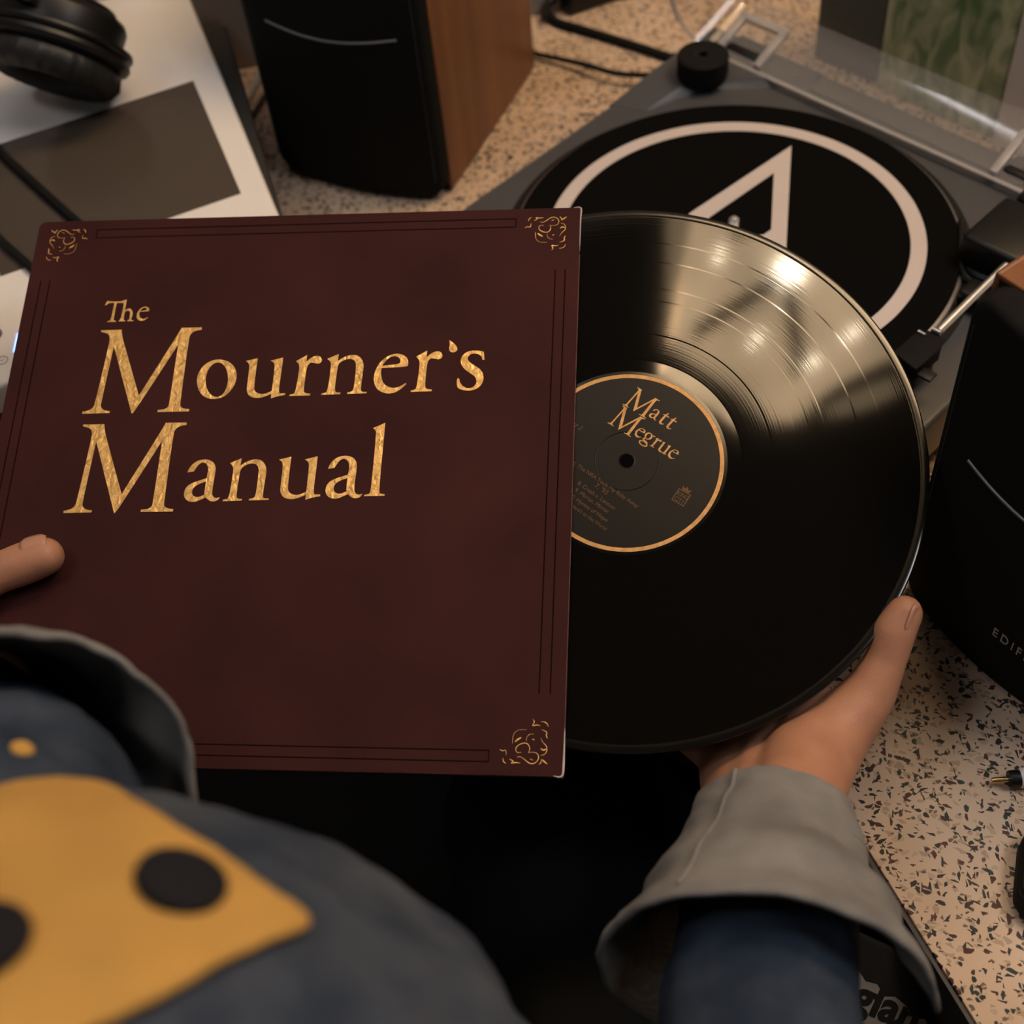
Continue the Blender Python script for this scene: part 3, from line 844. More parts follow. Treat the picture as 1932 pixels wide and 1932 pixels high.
prism('lid', [(-10, -14), (-5, -22), (29, -22), (29, 22), (-5, 22), (-10, 13)], 15, 18, M['black_plastic'], rm, 1)

bagx = thing('printed_bag', 'dark flat bag with torn grey printed panel below the counter edge', 'bag', (158.3, 210.4, -42.0), axes=((0.852, 0.523, 0.0), (-0.405, 0.663, -0.6276), (-0.326, 0.534, 0.7785)))
prism('body', [(-56, -26), (32, -26), (32, 34), (-56, 34)], -4, 0, M['trousers'], bagx, 2.5, 3)
prism('panel', [(-36, -24), (30, -24), (30, 3), (24, 5), (18, 4), (13, 8), (8, 6), (2, 10), (-5, 12), (-10, 10), (-16, 14), (-22, 13), (-28, 17), (-36, 16)], 0, .4, M['grey_print'], bagx)
words('lettering', 'glan', M['black_matte'], bagx, Matrix.Translation((-24, -1, .5)), width=35, bold=.35, thick=.3)
# ------------------------------------------------------------------ the album sleeve
GLYPHS = {
    'M': [[(2.5,50.6),(2.5,51.6),(14.4,51.8),(15.2,48),(16.8,43.8),(30.6,10.7),(48.7,51.1),(48.9,52.3),(60.6,52.4),(60.7,50.9),(57.1,50.4),(54.7,48.4),(54.1,45.3),(54.6,5.3),(55.1,3.8),(56.9,2.6),(60.2,2.3),(60.1,0.9),(42.6,0.7),(42.6,1.9),(46.8,2.4),(48.3,3.9),(48.5,6.1),(48.5,41.9),(29.1,0.2),(28.1,0),(11.5,41.5),(9.6,5.8),(10.2,3.5),(12.4,1.9),(15.6,1.6),(15.5,0.4),(0.1,0),(0,1.3),(3.8,2.1),(5.8,3.9),(6.4,7),(8.5,42.7),(8.3,47.1),(6.9,49.5)]],
    'o': [[(10.9,24.6),(16.9,22.8),(20.8,18.9),(22.2,14.1),(21.8,9.2),(19.5,4.4),(15.7,0.9),(10.6,0),(5.8,1.2),(2.2,4.6),(0,10.2),(0,15.6),(2.1,20.2),(6,23.4)],[(9.6,22.7),(6.8,20.6),(5,16.7),(4.7,11.3),(6.2,6.3),(9,2.6),(12.6,1),(16,2.9),(17.6,7.7),(17.5,13),(15.9,18.4),(13.1,21.8)]],
    'u': [[(0,22.7),(2.6,23.3),(6.4,24.3),(6.3,18.9),(6.3,7.5),(6.8,4.4),(9.3,2.7),(12.8,2.4),(16.5,4.3),(16.6,18.8),(16,21.3),(13.8,22.7),(16.8,23.4),(20.6,24.5),(20.6,18),(20.2,4.2),(21.2,2.7),(24.1,2.8),(24.1,1.8),(20.6,1.2),(16.5,-0.2),(16.4,2.6),(12.3,0.6),(8.2,0),(4.6,1),(2.5,4.1),(2.4,7.5),(2.4,19),(1.8,21.3)]],
    'r': [[(1.5,21),(4.2,22.6),(7.3,24.6),(7.2,20.6),(9.8,23),(12.4,24.2),(14.7,23.7),(15.8,21.9),(15.7,20.2),(14.1,19.1),(12,19.6),(9.7,20),(8.1,18.4),(7.7,14.9),(7.4,3.2),(8.5,1.5),(11.4,1.2),(11.3,0.2),(0,0),(0.1,0.8),(2.4,1.3),(3.2,3.3),(3.8,15.6),(3.5,18.9)]],
    'n': [[(1.4,21.7),(4.1,23),(7.4,24.5),(7.2,20.2),(10.2,22.5),(14,23.9),(17.7,23.7),(20.4,21.4),(21.7,18),(21.8,15.4),(21.2,2.8),(22.2,1.5),(24.8,1.5),(24.7,0.7),(14.2,0.4),(14.2,1.3),(16.7,1.7),(17.6,3.5),(17.7,14.8),(17.5,18.6),(16.2,20.8),(13.6,21.7),(10.3,20.7),(7.8,18.7),(7.4,16),(7,2.7),(8.2,1.3),(10.5,1.2),(10.2,0.3),(0,0),(0.1,0.8),(2.5,1.3),(3.4,3.4),(3.8,16),(3.5,19.7)]],
    'e': [[(18.1,16.7),(18.1,19.9),(16.4,22.5),(12.6,24.1),(8.7,23.7),(4.6,21.2),(1.6,17.3),(0,12.2),(0,7.9),(1.6,3.5),(4.6,1.1),(8.6,0),(12.5,0.7),(15.6,3),(18,5.8),(17.6,6.3),(15.4,4.7),(12.6,3.4),(9.3,3.6),(6,5.5),(4.3,8.9),(3.5,12.9),(3.9,15.5),(16.9,16)],[(4,16.8),(5.7,20),(8.5,22.4),(11.4,22.6),(13.4,21.1),(14,19.1),(13.1,17.6)]],
    'apos': [[(0,7.6),(2.3,6),(4.2,3.8),(4.9,1.9),(4,0.5),(2.3,0),(0.6,0.8),(0.1,2.4),(0.5,4.8)]],
    's': [[(14.2,18.4),(13.2,18.2),(12.7,20.1),(11.1,21.7),(8.4,22.3),(5.9,21.5),(4.9,19.3),(6,17.1),(9.4,14.8),(12.7,12.3),(14.3,9),(14.2,5.1),(12.3,1.9),(8.9,0.2),(5.3,0),(1.9,1),(0.4,2.2),(0,6),(0.4,7.4),(1.2,7.3),(1.8,4.9),(3.6,2.5),(6.2,1.3),(8.9,1.9),(10.6,4.1),(10.6,6.6),(9.4,8.7),(6.3,10.9),(2.9,13.7),(1.4,16.8),(1.6,20),(3.7,22.8),(6.9,23.9),(10.8,23.9),(13.6,23.1)]],
    'a': [[(0.4,16.9),(0.9,18.9),(2.8,22),(5.9,24),(10,24.5),(13.6,23.1),(15.5,20.3),(15.7,16.5),(15.2,5.7),(16.1,3),(17.9,2.1),(19.9,2.7),(19.2,1.1),(16.9,0.1),(14.5,0.6),(12.3,2.5),(9.6,1.3),(7,0),(3.6,0.1),(0.9,2),(0,5),(0.8,8.5),(3.6,10.8),(8.1,12.4),(11.4,13.6),(11.7,18),(11,20.9),(9.2,22.6),(6.9,22.4),(5.1,20.2),(3.8,17.4)],[(11.3,11.7),(7.7,10.3),(5,8.5),(4.2,5.6),(5.5,3.2),(8.4,2.6),(11.3,4.1),(11.2,7.5)]],
    'l': [[(1.5,38.8),(4.3,40),(7.9,41.8),(7.8,36.1),(7.6,2.4),(8.5,1.3),(10.8,1.1),(10.7,0.2),(0,0),(0.1,0.7),(2.6,1.2),(3.4,3.1),(3.5,35.4),(3.1,37.4)]],
    'Th': [[(0,10.7),(1,13.5),(3.9,13.1),(9.4,13),(10.3,13.7),(12.4,14.2),(12.3,7.4),(14.2,8.6),(16,8.1),(17.1,6.1),(17.2,4.1),(16.8,1.5),(17.3,0.8),(18.4,0.7),(18.3,0.2),(14.8,0.2),(14.8,0.7),(15.7,1.3),(15.8,5.1),(15.4,6.5),(14.1,7.2),(12.5,6.3),(12.4,1.6),(12.9,0.8),(13.6,0.7),(13.6,0.2),(9.7,0.3),(9.8,0.8),(10.7,1.4),(11.2,11.5),(10.4,12.2),(6.8,12.1),(6.5,1.7),(7.1,0.8),(8.2,0.6),(8.1,0.1),(3.1,0),(3.2,0.5),(4.5,0.9),(5,1.9),(5.4,12.2),(2.2,12.1),(1.1,11)]],
}

TITLE = [('Th', -109.14, 90.33, 1.0), ('e', -89.42, 90.65, 0.376), ('M', -111.17, 33.49, 1.0), ('o', -48.98, 41.47, 1.0), ('u', -22.75, 41.88, 1.0), ('r', 3.84, 43.04, 1.0), ('n', 21.27, 43.49, 1.0), ('e', 49.21, 43.71, 1.0), ('r', 69.86, 44.74, 1.0), ('apos', 88.82, 67.87, 1.0), ('s', 94.31, 45.0, 1.0), ('M', -111.9, -24.59, 1.0), ('a', -47.26, -18.31, 1.0), ('n', -25.61, -17.87, 1.0), ('u', 2.36, -16.91, 1.0), ('a', 28.84, -16.55, 1.0), ('l', 49.77, -15.13, 1.0)]
ORNAMENT = [([(-22.26, -8.62), (-21.02, -9.08), (-19.23, -8.18), (-17.44, -6.8), (-15.95, -5.96), (-14.12, -6.01), (-12.56, -7.13), (-11.95, -8.93), (-12.75, -10.69), (-14.55, -11.27), (-16.68, -11.1)], 0.2), ([(-16.84, -10.92), (-16.32, -12.71), (-16.87, -14.47), (-18.35, -15.56), (-20.8, -15.06), (-22.68, -13.59), (-22.9, -11.98), (-22.02, -10.94), (-20.64, -11.09)], 0.2), ([(-20.59, -5.96), (-22.66, -6.18), (-24.81, -5.9), (-24.01, -6.78), (-25.8, -7.8)], 0.26), ([(-27.27, -5.61), (-28.6, -6.64), (-28.85, -8.06)], 0.18), ([(-30.66, -12.46), (-29.47, -11.68), (-27.78, -11.83), (-27.42, -9.53)], 0.22), ([(-11.63, -5.56), (-10.75, -6.47), (-10.46, -8.09)], 0.2), ([(-10.55, -7.91), (-9.36, -7.05), (-7.73, -5.78)], 0.32), ([(-11.14, -13.22), (-9.96, -12.37), (-8.36, -12.95)], 0.32), ([(-10.95, -9.85), (-9.11, -10.44), (-8.2, -12.24), (-8.53, -14.36), (-10.14, -16.08), (-11.29, -18.16)], 0.18), ([(-8.02, -18.08), (-8.68, -19.3), (-8.63, -21.06), (-11.16, -22.21)], 0.26), ([(-7.89, -23.53), (-8.36, -24.92), (-9.83, -25.93), (-11.34, -25.96)], 0.16), ([(-11.71, -23.95), (-13.2, -24.37), (-15.33, -24.03), (-14.66, -25.8), (-15.37, -27.18)], 0.24), ([(-23.5, -16.04), (-22.24, -17.14), (-20.53, -18.25)], 0.44), ([(-16.03, -8.1), (-14.53, -7.43)], 0.4), ([(-15.25, -17.52), (-14.2, -17.2)], 0.48), ([(-18.16, -16.55), (-17.95, -18.32), (-16.69, -19.77), (-14.86, -20.0)], 0.1), ([(-21.25, -11.14), (-20.34, -11.03)], 0.36), ([(-24.75, -15.3), (-24.28, -19.55), (-22.07, -21.73), (-18.12, -22.02)], 0.08)]
sv = thing('album_sleeve', 'maroon record sleeve with gold title held over the counter', 'record sleeve', SLEEVE_AT, axes=SLEEVE_AXES)
h = 157.5
def rounded(hw, r):
    pts = []
    for cx, cy, a0, rr in ((hw, hw, 0, .5), (-hw, hw, 90, r), (-hw, -hw, 180, r), (hw, -hw, 270, .5)):
        sx, sy = (1 if cx > 0 else -1), (1 if cy > 0 else -1)
        for k in range(4):
            a = math.radians(a0 + 30 * k)
            pts.append((cx - sx * rr + rr * math.cos(a), cy - sy * rr + rr * math.sin(a)))
    return pts
prism('front_board', rounded(h, 4), -.45, 0, M['sleeve'], sv)
prism('back_board', rounded(h, 4), -5.3, -4.9, M['sleeve'], sv)
box('spine', (-h + .4, -h + 3, -4.95), (-h + 1.0, h - 3, -.4), M['sleeve'], sv)
box('top_seam', (-h + 3, h - .9, -4.95), (h - 1, h - .3, -.4), M['sleeve_edge'], sv)
box('bottom_seam', (-h + 3, -h + .3, -4.95), (h - 1, -h + .9, -.4), M['sleeve_edge'], sv)
tube('worn_edge', [(h, -h + 2, -.2), (h + .05, -60, -.2), (h, 40, -.2), (h, h - 30, -.2)], .28, M['sleeve_edge'], sv, 6, 2)
tube('worn_corner', [(h, h - 28, -.15), (h, h - 8, -.15), (h, h - .4, -.15), (h - 4, h - .1, -.15)], [.12, .35, .5, .2], M['worn'], sv, 6, 3)
tube('worn_corner', [(h - 5, -h + .4, -.15), (h - .8, -h + .2, -.15), (h, -h + 6, -.15), (h, -h + 28, -.15)], [.15, .5, .55, .1], M['worn'], sv, 6, 3)
# debossed double border, broken at the corner ornaments
E1, E2 = 151.2, 145.8
for s in (1, -1):
    for e in (E1, E2):
        box('border_line', (-122, s * e - .35, -.1), (122 , s * e + .35, .05), M['deboss'], sv)
        box('border_line', (s * (e - 1.2) - .35, -118, -.1), (s * (e - 1.2) + .35, 118, .05), M['deboss'], sv)
    box('border_line', (-122, s * E1 - 5.4 * (s > 0) , -.1), (-121.4, s * E1 + 5.4 * (s < 0), .05), M['deboss'], sv)
    box('border_line', (121.4, s * E1 - 5.4 * (s > 0), -.1), (122, s * E1 + 5.4 * (s < 0), .05), M['deboss'], sv)
for g, x, y, sc in TITLE:
    flat('letter', [[[(px * sc, py * sc) for px, py in chaikin(c)] for c in GLYPHS[g]]], .16, M['foil'], sv, at=(x, y, .06))

def ornament(parent, sx, sy):
    bm = bmesh.new()
    for pts, wd in ORNAMENT:
        P = spline([(x * sx + h * sx, y * sy + h * sy, .05) for x, y in pts], 5)
        rr = [max(.08, wd * math.sin(math.pi * (.12 + .8 * i / (len(P) - 1)))) for i in range(len(P))]
        vs, fs = sweep(P, rr, 6)
        vv = [bm.verts.new((v[0], v[1], .02 + max(-.02, v[2] - .05) * .25)) for v in vs]
        for f_ in fs:
            try: bm.faces.new([vv[i] for i in f_])
            except ValueError: pass
    return from_bm('corner_ornament', bm, M['foil'], parent)
for sx, sy in ((1, 1), (-1, 1), (1, -1), (-1, -1)): ornament(sv, sx, sy)

# ------------------------------------------------------------------ the record, half out of its sleeve
rd = thing('vinyl_record', 'black vinyl record with gold-ringed dark label sliding from the sleeve', 'record', tuple(Vector(RECORD_AT) - Matrix(RECORD_AXES).col[2] * 1.9), axes=RECORD_AXES)
def ringpart(name, r0, r1, z0, z1, m, parent=rd, zt0=None, zt1=None):
    return lathe(name, [(r0, z0), (r1, z0), (r1, z1 if zt1 is None else zt1), (r0, z1 if zt0 is None else zt0)], m, parent, 160, close=True)
ringpart('groove_area', 58.4, 146.4, -.75, .2, M['grooves'])
lathe('rim', [(146.4, -.75), (149.6, -.8), (150.8, -.5), (151.05, -.15), (150.85, .12), (150.2, .30), (148.6, .34), (147.2, .30), (146.8, .2), (146.4, .2)], M['vinyl_bead'], rd, 192, close=True, angle=1.4)
ringpart('run_out', 49.8, 58.4, -.7, .08, M['vinyl'], zt0=.22)
ringpart('run_out_bead', 49.6, 51.2, -.7, .26, M['vinyl_bead'], zt0=.31)
for r_ in (130.3, 118.5, 102.2, 94.6, 74.4):
    lathe('track_gap', [(r_ - .42, .16), (r_ - .38, .215), (r_ + .38, .23), (r_ + .42, .16)], M['vinyl'], rd, 160, close=True)
lab = ringpart('label', 3.7, 49.7, -.6, .22, M['label'])
ringpart('label_ring', 47.4, 49.5, .15, .27, M['gold_print'], lab)
lathe('pressing_ring', [(15.9, .18), (16.3, .34), (16.7, .18)], M['label'], lab, 96, close=True)
lathe('hole_rim', [(3.6, .15), (3.9, .36), (4.4, .2)], M['label'], lab, 48, close=True)
# label lettering, same letterforms as the sleeve
def ovals(cx, cy, rx, ry, ix, iy): return [ellipse(cx, cy, rx, ry), ellipse(cx, cy, ix, iy)]
EXTRA = {
    't': [[[(2, 22.4), (7.5, 24.6), (9.6, 30.5), (11.6, 31), (11, 24.4), (17.4, 24.4), (16.8, 21.8), (10.6, 21.8), (9.4, 7), (10.4, 3.4), (13.4, 3.2), (16.6, 4.4), (17, 3.2), (13, .1), (8.6, -.4), (5.2, 2), (4.7, 6), (6.1, 21.8), (2, 21.6)]]],
    'g': [ovals(9.2, 16.2, 8.4, 8.4, 4.6, 6.4), [[(14.4, 20.4), (16, 23.2), (21.5, 23.6), (21.4, 21), (17, 21.2)]],
          [[(4.6, 10.2), (6.6, 8.8), (5.4, 6), (8, 4.2), (16, 3.2), (17.5, .5), (8, .8), (2.4, 3), (2, 6.6)]], ovals(9.6, -4.2, 10.6, 5.8, 7.6, 3.5)],
}
def shape(g): return EXTRA[g] if g in EXTRA else [GLYPHS[g]]
def label_word(text, x, y, turn, scale):
    cx, cy = math.cos(turn), math.sin(turn)
    adv = 0.0
    for ch in text:
        up = 8.2 * scale if ch != 'M' else 0
        me_shapes = [[[(px * scale, py * scale) for px, py in chaikin(c, 2 if len(c) < 38 else 0)] for c in s_] for s_ in shape(ch)]
        flat('letter', me_shapes, .08, M['gold_print'], lab, at=(x + adv * cx - up * cy, y + adv * cy + up * cx, .27), turn=turn)
        w_ = max(p_[0] for s_ in shape(ch) for c in s_ for p_ in c)
        adv += (w_ + (1.6 if ch != 'M' else .4)) * scale
label_word('Matt', -2.65, 32.14, math.radians(-35.0), .243)
label_word('Megrue', -10.25, 21.57, math.radians(-35.0), .243)
def line(text, x, y, x2, y2, m='dull_print', shear=0.0):
    t_ = math.atan2(y2 - y, x2 - x)
    words('track_title', text, M[m], lab, Matrix.Translation((x, y, .25)) @ Matrix.Rotation(t_, 4, 'Z'), width=math.hypot(x2 - x, y2 - y), shear=shear)
line('6. The NRA Took My Baby Away', -28.03, -1.6, 5.46, -25.9)
line("7. '93", -16.4, -14.2, -10.3, -18.7)
line('8. Crash v. Lennon', -25.11, -12.9, -6.26, -27.0)
line('9. Mirror, Mirror', -26.46, -16.6, -9.29, -29.2)
line('10. Hymns of Hope', -29.48, -19.4, -10.24, -33.3)
line("11. Here's to the World", -31.55, -22.7, -10.66, -37.9)
line('Part 2', -31.6, 22.6, -24.3, 17.3, 'dull_print', .3)
# crowned square emblem
lf = Matrix.Translation((28.0, -19.6, .25)) @ Matrix.Rotation(math.radians(-32), 4, 'Z')
flat('emblem_frame', [[[(-3.6, -4.2), (3.6, -4.2), (3.6, 3.2), (-3.6, 3.2)], [(-3.1, -3.7), (3.1, -3.7), (3.1, 2.7), (-3.1, 2.7)]]], .06, M['dull_print'], lab, frame=lf)
flat('emblem_crown', [[[(-2, 3.4), (2, 3.4), (2.7, 5.6), (1.1, 4.5), (0, 6.2), (-1.1, 4.5), (-2.7, 5.6)]]], .06, M['dull_print'], lab, frame=lf)
words('emblem_lettering', 'KING', M['dull_print'], lab, lf @ Matrix.Translation((-2.9, -.3, 0)) @ Matrix.Diagonal((1, 1.25, 1, 1)), width=5.8, bold=.02)
words('emblem_lettering', 'CITY', M['dull_print'], lab, lf @ Matrix.Translation((-2.6, -3.4, 0)) @ Matrix.Diagonal((1, 1.35, 1, 1)), width=5.2, bold=.02)

# ------------------------------------------------------------------ the seated person
pe = thing('person', 'seated person in a blue denim jacket with turned-up cuffs holding record and sleeve', 'person', (120, -40, -720))
PB = Matrix.Translation(Vector((120, -40, -720)) * K).inverted()
def own(o):
    """give a body part built in room coordinates to the person"""
    o.data.transform(PB)
    o.parent = pe
    return o
# right arm and hand: thumb along the record's rim, fingers spread under it
RW = (105.4, 263.7, 99.1)
thumb_r = [((181.1, 353.4, 108.5), 8.9), ((174.9, 347.2, 102.2), 10.6), ((170.0, 337.8, 93.4), 9.9), ((159.8, 326.7, 81.8), 13.2), ((143.2, 314.5, 73.3), 17.0), ((124.5, 298.7, 73.4), 22.5), (RW, 21.0)]
fin_r = [
    [((121.1, 308.2, 68.2), 14), ((136.0, 333.6, 69.4), 10.5), ((132.4, 359.0, 71.9), 9.0), ((124.0, 368.3, 89.7), 7.6)],
    [((109.9, 307.7, 61.4), 14), ((119.5, 337.2, 54.4), 11), ((109.1, 360.3, 60.1), 9.2), ((99.1, 369.4, 80.3), 7.8)],
    [((102.3, 306.8, 54.2), 14), ((104.5, 333.3, 43.5), 10.5), ((88.7, 351.1, 48.9), 8.8), ((73.3, 353.2, 69.8), 7.4)],
    [((96.0, 306.8, 50.4), 14), ((90.8, 324.1, 36.0), 10), ((75.4, 337.1, 41.4), 8.0), ((63.2, 337.2, 62.0), 6.8)],
]
palm_r = [((123.5, 307.0, 67.2), 17, (106.5, 272.7, 87.1), 19), ((96.6, 308.6, 46.7), 18, (90.1, 278.8, 76.6), 17), ((90.7, 318.1, 41.5), 14, (87.6, 282.6, 66.8), 16),
          ((109.4, 310.2, 57.0), 16, (95.1, 275.6, 84.3), 18)]
fore_r = [(RW, 20, (64.8, 149.2, 139.1), 27), ((91.6, 275.4, 80.3), 18, (64.1, 152.3, 128.8), 26), ((64.8, 149.2, 139.1), 30, (62, 70, 130), 38), ((62, 70, 130), 40, (220, -140, 210), 48)]
# left arm and hand: thumb over the sleeve front, fingers behind it
thumb_l = [((-241.0, 443.0, 122.9), 10.3), ((-251.4, 442.0, 120.9), 11.3), ((-265.8, 438.6, 119.4), 10.6), ((-282.5, 431.3, 119.9), 13), ((-301.0, 411.5, 119.4), 18), ((-301.2, 372.8, 126.7), 20)]
LW = (-297.2, 363.2, 131.8)
fin_l = [
    [((-331.1, 446.4, 89.7), 14), ((-324.9, 491.0, 96.1), 10), ((-297.6, 493.5, 99.4), 8.8), ((-273.3, 492.1, 100.9), 7.8)],
    [((-336.3, 441.9, 82.3), 14), ((-335.0, 478.3, 80.8), 10.5), ((-301.1, 480.7, 85.3), 9), ((-269.9, 477.0, 88.7), 7.8)],
    [((-337.4, 432.0, 82.0), 14), ((-335.8, 460.0, 71.1), 10), ((-301.4, 460.1, 76.3), 8.8), ((-272.0, 455.9, 83.3), 7.6)],
    [((-334.2, 418.6, 86.5), 13), ((-330.9, 437.5, 69.6), 9), ((-302.9, 437.0, 74.4), 8), ((-278.4, 434.0, 81.0), 7)],
]
palm_l = [((-326.9, 438.1, 95.8), 16, LW, 19), ((-331.2, 419.9, 94.0), 16, (-309.7, 367.6, 122.5), 17)]
fore_l = [(LW, 21, (-188.0, 217.7, 245.7), 28), ((-309.7, 367.6, 122.5), 18, (-194.2, 221.2, 235.7), 26), ((-188.0, 217.7, 245.7), 34, (-145.5, 144.7, 263.9), 42), ((-145.5, 144.7, 263.9), 44, (-70, 10, 200), 60)]
trunk = [((-70, 0, 190), 60, (220, -140, 210), 55), ((-60, -10, 160), 80, (60, -100, -60), 115), ((210, -140, 180), 70, (70, -100, -60), 115)]
caps = chain(thumb_r) + palm_r + fore_r + chain(thumb_l) + palm_l + fore_l + trunk
for f_ in fin_r + fin_l: caps += chain(f_)
own(blob('body', caps, 2.0, M['skin'], smooth=7))

def nail(pts, m_par):
    """a small curved plate; pts = base, tip, outward direction, half width"""
    base, tip, outd, hw = Vector(pts[0]), Vector(pts[1]), Vector(pts[2]).normalized(), pts[3]
    t = (tip - base).normalized(); sd = t.cross(outd).normalized(); outd = sd.cross(t)
    vs, fs = [], []
    for i in range(7):
        f_ = i / 6
        wdt = hw * (1 - .35 * (2 * f_ - 1) ** 4)
        for k in range(-3, 4):
            a = k / 3
            vs.append(base + (tip - base) * f_ + sd * wdt * a + outd * (hw * .55 * (math.sqrt(max(0, 1 - .7 * a * a)) - 1) - .5 * (f_ - .5) ** 2))
    for i in range(6):
        for k in range(6): fs.append((i * 7 + k, i * 7 + k + 1, (i + 1) * 7 + k + 1, (i + 1) * 7 + k))
    o = mesh('thumbnail', vs, fs, M['nail'], None, angle=2)
    md = o.modifiers.new('thick', 'SOLIDIFY'); md.thickness = .0006
    return own(o)
NAIL_OUT_R = Vector((191.4, 344.8, 113.1)) - Vector((179.4, 353.8, 108.8))
nail(((179.9, 341.9, 108.2), (186.6, 351.7, 116.1), NAIL_OUT_R, 4.6), pe)
NAIL_OUT_L = Vector((-237.1, 442.8, 144.6)) - Vector((-248.0, 443.0, 121.6))
nail(((-250.7, 443.9, 132.7), (-237.3, 445.8, 132.9), NAIL_OUT_L, 5.6), pe)

# jacket
SHOULDER = (-144.5, 59.3, 246.5)
jk_mass = [(SHOULDER, 154, (-60, 0, 120), 130), ((-134.0, 150.5, 271.1), 57, (-191.6, 161.4, 277.4), 61), ((-134.0, 150.5, 271.1), 57, SHOULDER, 120),
           ((-60, 0, 120), 120, (60, -100, -80), 150), ((60, -170, 200), 110, (60, -110, -80), 150), ((60, -170, 200), 110, (230, -150, 210), 95),
           ((230, -150, 210), 90, (66, 66, 128), 62)]
jacket = own(blob('jacket', jk_mass, 4.0, M['denim_worn'], smooth=10, lump=(3.2, 34)))

def loft(name, rings, m, parent, n=72, wob=0.0, seed=0.0, thick=0.0, slit=None):
    """cloth tube through (centre, axis, radius, squash) rings"""
    vs, fs = [], []
    dense = []
    for i in range(len(rings) - 1):
        for k in range(10):
            f_ = k / 10
            a, b = rings[i], rings[i + 1]
            s_ = f_ * f_ * (3 - 2 * f_) if len(rings) > 2 else f_
            dense.append((Vector(a[0]).lerp(Vector(b[0]), f_), Vector(a[1]).lerp(Vector(b[1]), f_), a[2] + (b[2] - a[2]) * s_))
    dense.append((Vector(rings[-1][0]), Vector(rings[-1][1]), rings[-1][2]))
    for c_, ax_, r_ in dense:
        z = ax_.normalized(); x = Vector((0, 0, 1)); x = (x - z * x.dot(z)).normalized(); y = z.cross(x)
        for k in range(n):
            a = 2 * math.pi * k / n
            d = x * math.cos(a) + y * math.sin(a)
            p_ = c_ + d * r_
            w_ = wob * (noise.noise(p_ / 22 + Vector((seed, 0, 0))) + .6 * noise.noise(p_ / 9 + Vector((0, seed, 0))))
            vs.append(p_ + d * w_)
    R_ = len(dense)
    for i in range(R_ - 1):
        for k in range(n):
            if slit and i >= slit[2] and slit[0] <= k < slit[1]: continue
            fs.append((i * n + k, i * n + (k + 1) % n, (i + 1) * n + (k + 1) % n, (i + 1) * n + k))
    o = mesh(name, vs, fs, m, None, angle=3)
    if thick:
        md = o.modifiers.new('cloth', 'SOLIDIFY'); md.thickness = thick * K; md.offset = 0
    o.data.transform(PB)
    o.parent = parent
    return o
# right sleeve and its flared turned-up cuff
A = Vector((75.1, 182.0, 120.6)); B = Vector((97.2, 257.7, 108.4))
ax = (B - A)
S0 = Vector((65.7, 153.1, 132.0)); S1 = Vector((60, 84, 134))
loft('sleeve', [(B - ax * .12, ax, 33), (A.lerp(B, .4), ax, 35), (S0, A - S0, 38), (S1, S0 - S1, 46), ((74, 30, 136), (-.35, .9, -.1), 54), ((122, -48, 160), (-.55, .8, -.25), 60), ((190, -122, 196), (-.6, .75, -.3), 62)], M['denim'], jacket, 72, 2.4, 3.0, 1.2)
cuff_r = loft('cuff', [(B + ax * .03, ax, 30.5), (B, ax, 33.5), (A.lerp(B, .72), ax, 39), (A.lerp(B, .35), ax, 52), (A, ax, 64.5)], M['denim_inside'], jacket, 96, 2.2, 9.0, 2.4, (24, 52, 8))
n_ = 96
rows_ = len(cuff_r.data.vertices) // n_
for k_, rad_ in ((87, 1.0),):
    P = []
    for i in range(5, rows_ - 1, 3):
        v = cuff_r.data.vertices[i * n_ + k_]
        cc = Vector((0, 0, 0))
        for q in range(n_): cc += cuff_r.data.vertices[i * n_ + q].co
        P.append((v.co + (v.co - cc / n_).normalized() * .0017) / K)
    sm_ = tube('seam', P, rad_, M['stitch'] if rad_ < 1 else M['denim_inside'], None, 8, 3)
    sm_.parent = cuff_r
# left
A2 = Vector((-180.6, 217.0, 260.6)); B2 = Vector((-250.0, 311.7, 193.0))
ax2 = (B2 - A2)
S2 = Vector((-177.9, 209.4, 264.7)); S3 = Vector((-166.7, 152.4, 289.5))
loft('sleeve', [(A2.lerp(B2, .7), ax2, 38), (S2.lerp(B2, .25), ax2, 43), (S2, ax2, 46.5), (S3, ax2, 56)], M['denim'], jacket, 72, 2.2, 1.0, 1.2)
loft('cuff', [(B2, ax2, 34), (A2.lerp(B2, .7), ax2, 41), (A2.lerp(B2, .35), ax2, 54), (A2, ax2, 66.5)], M['denim_inside'], jacket, 96, 2.2, 5.0, 2.4)

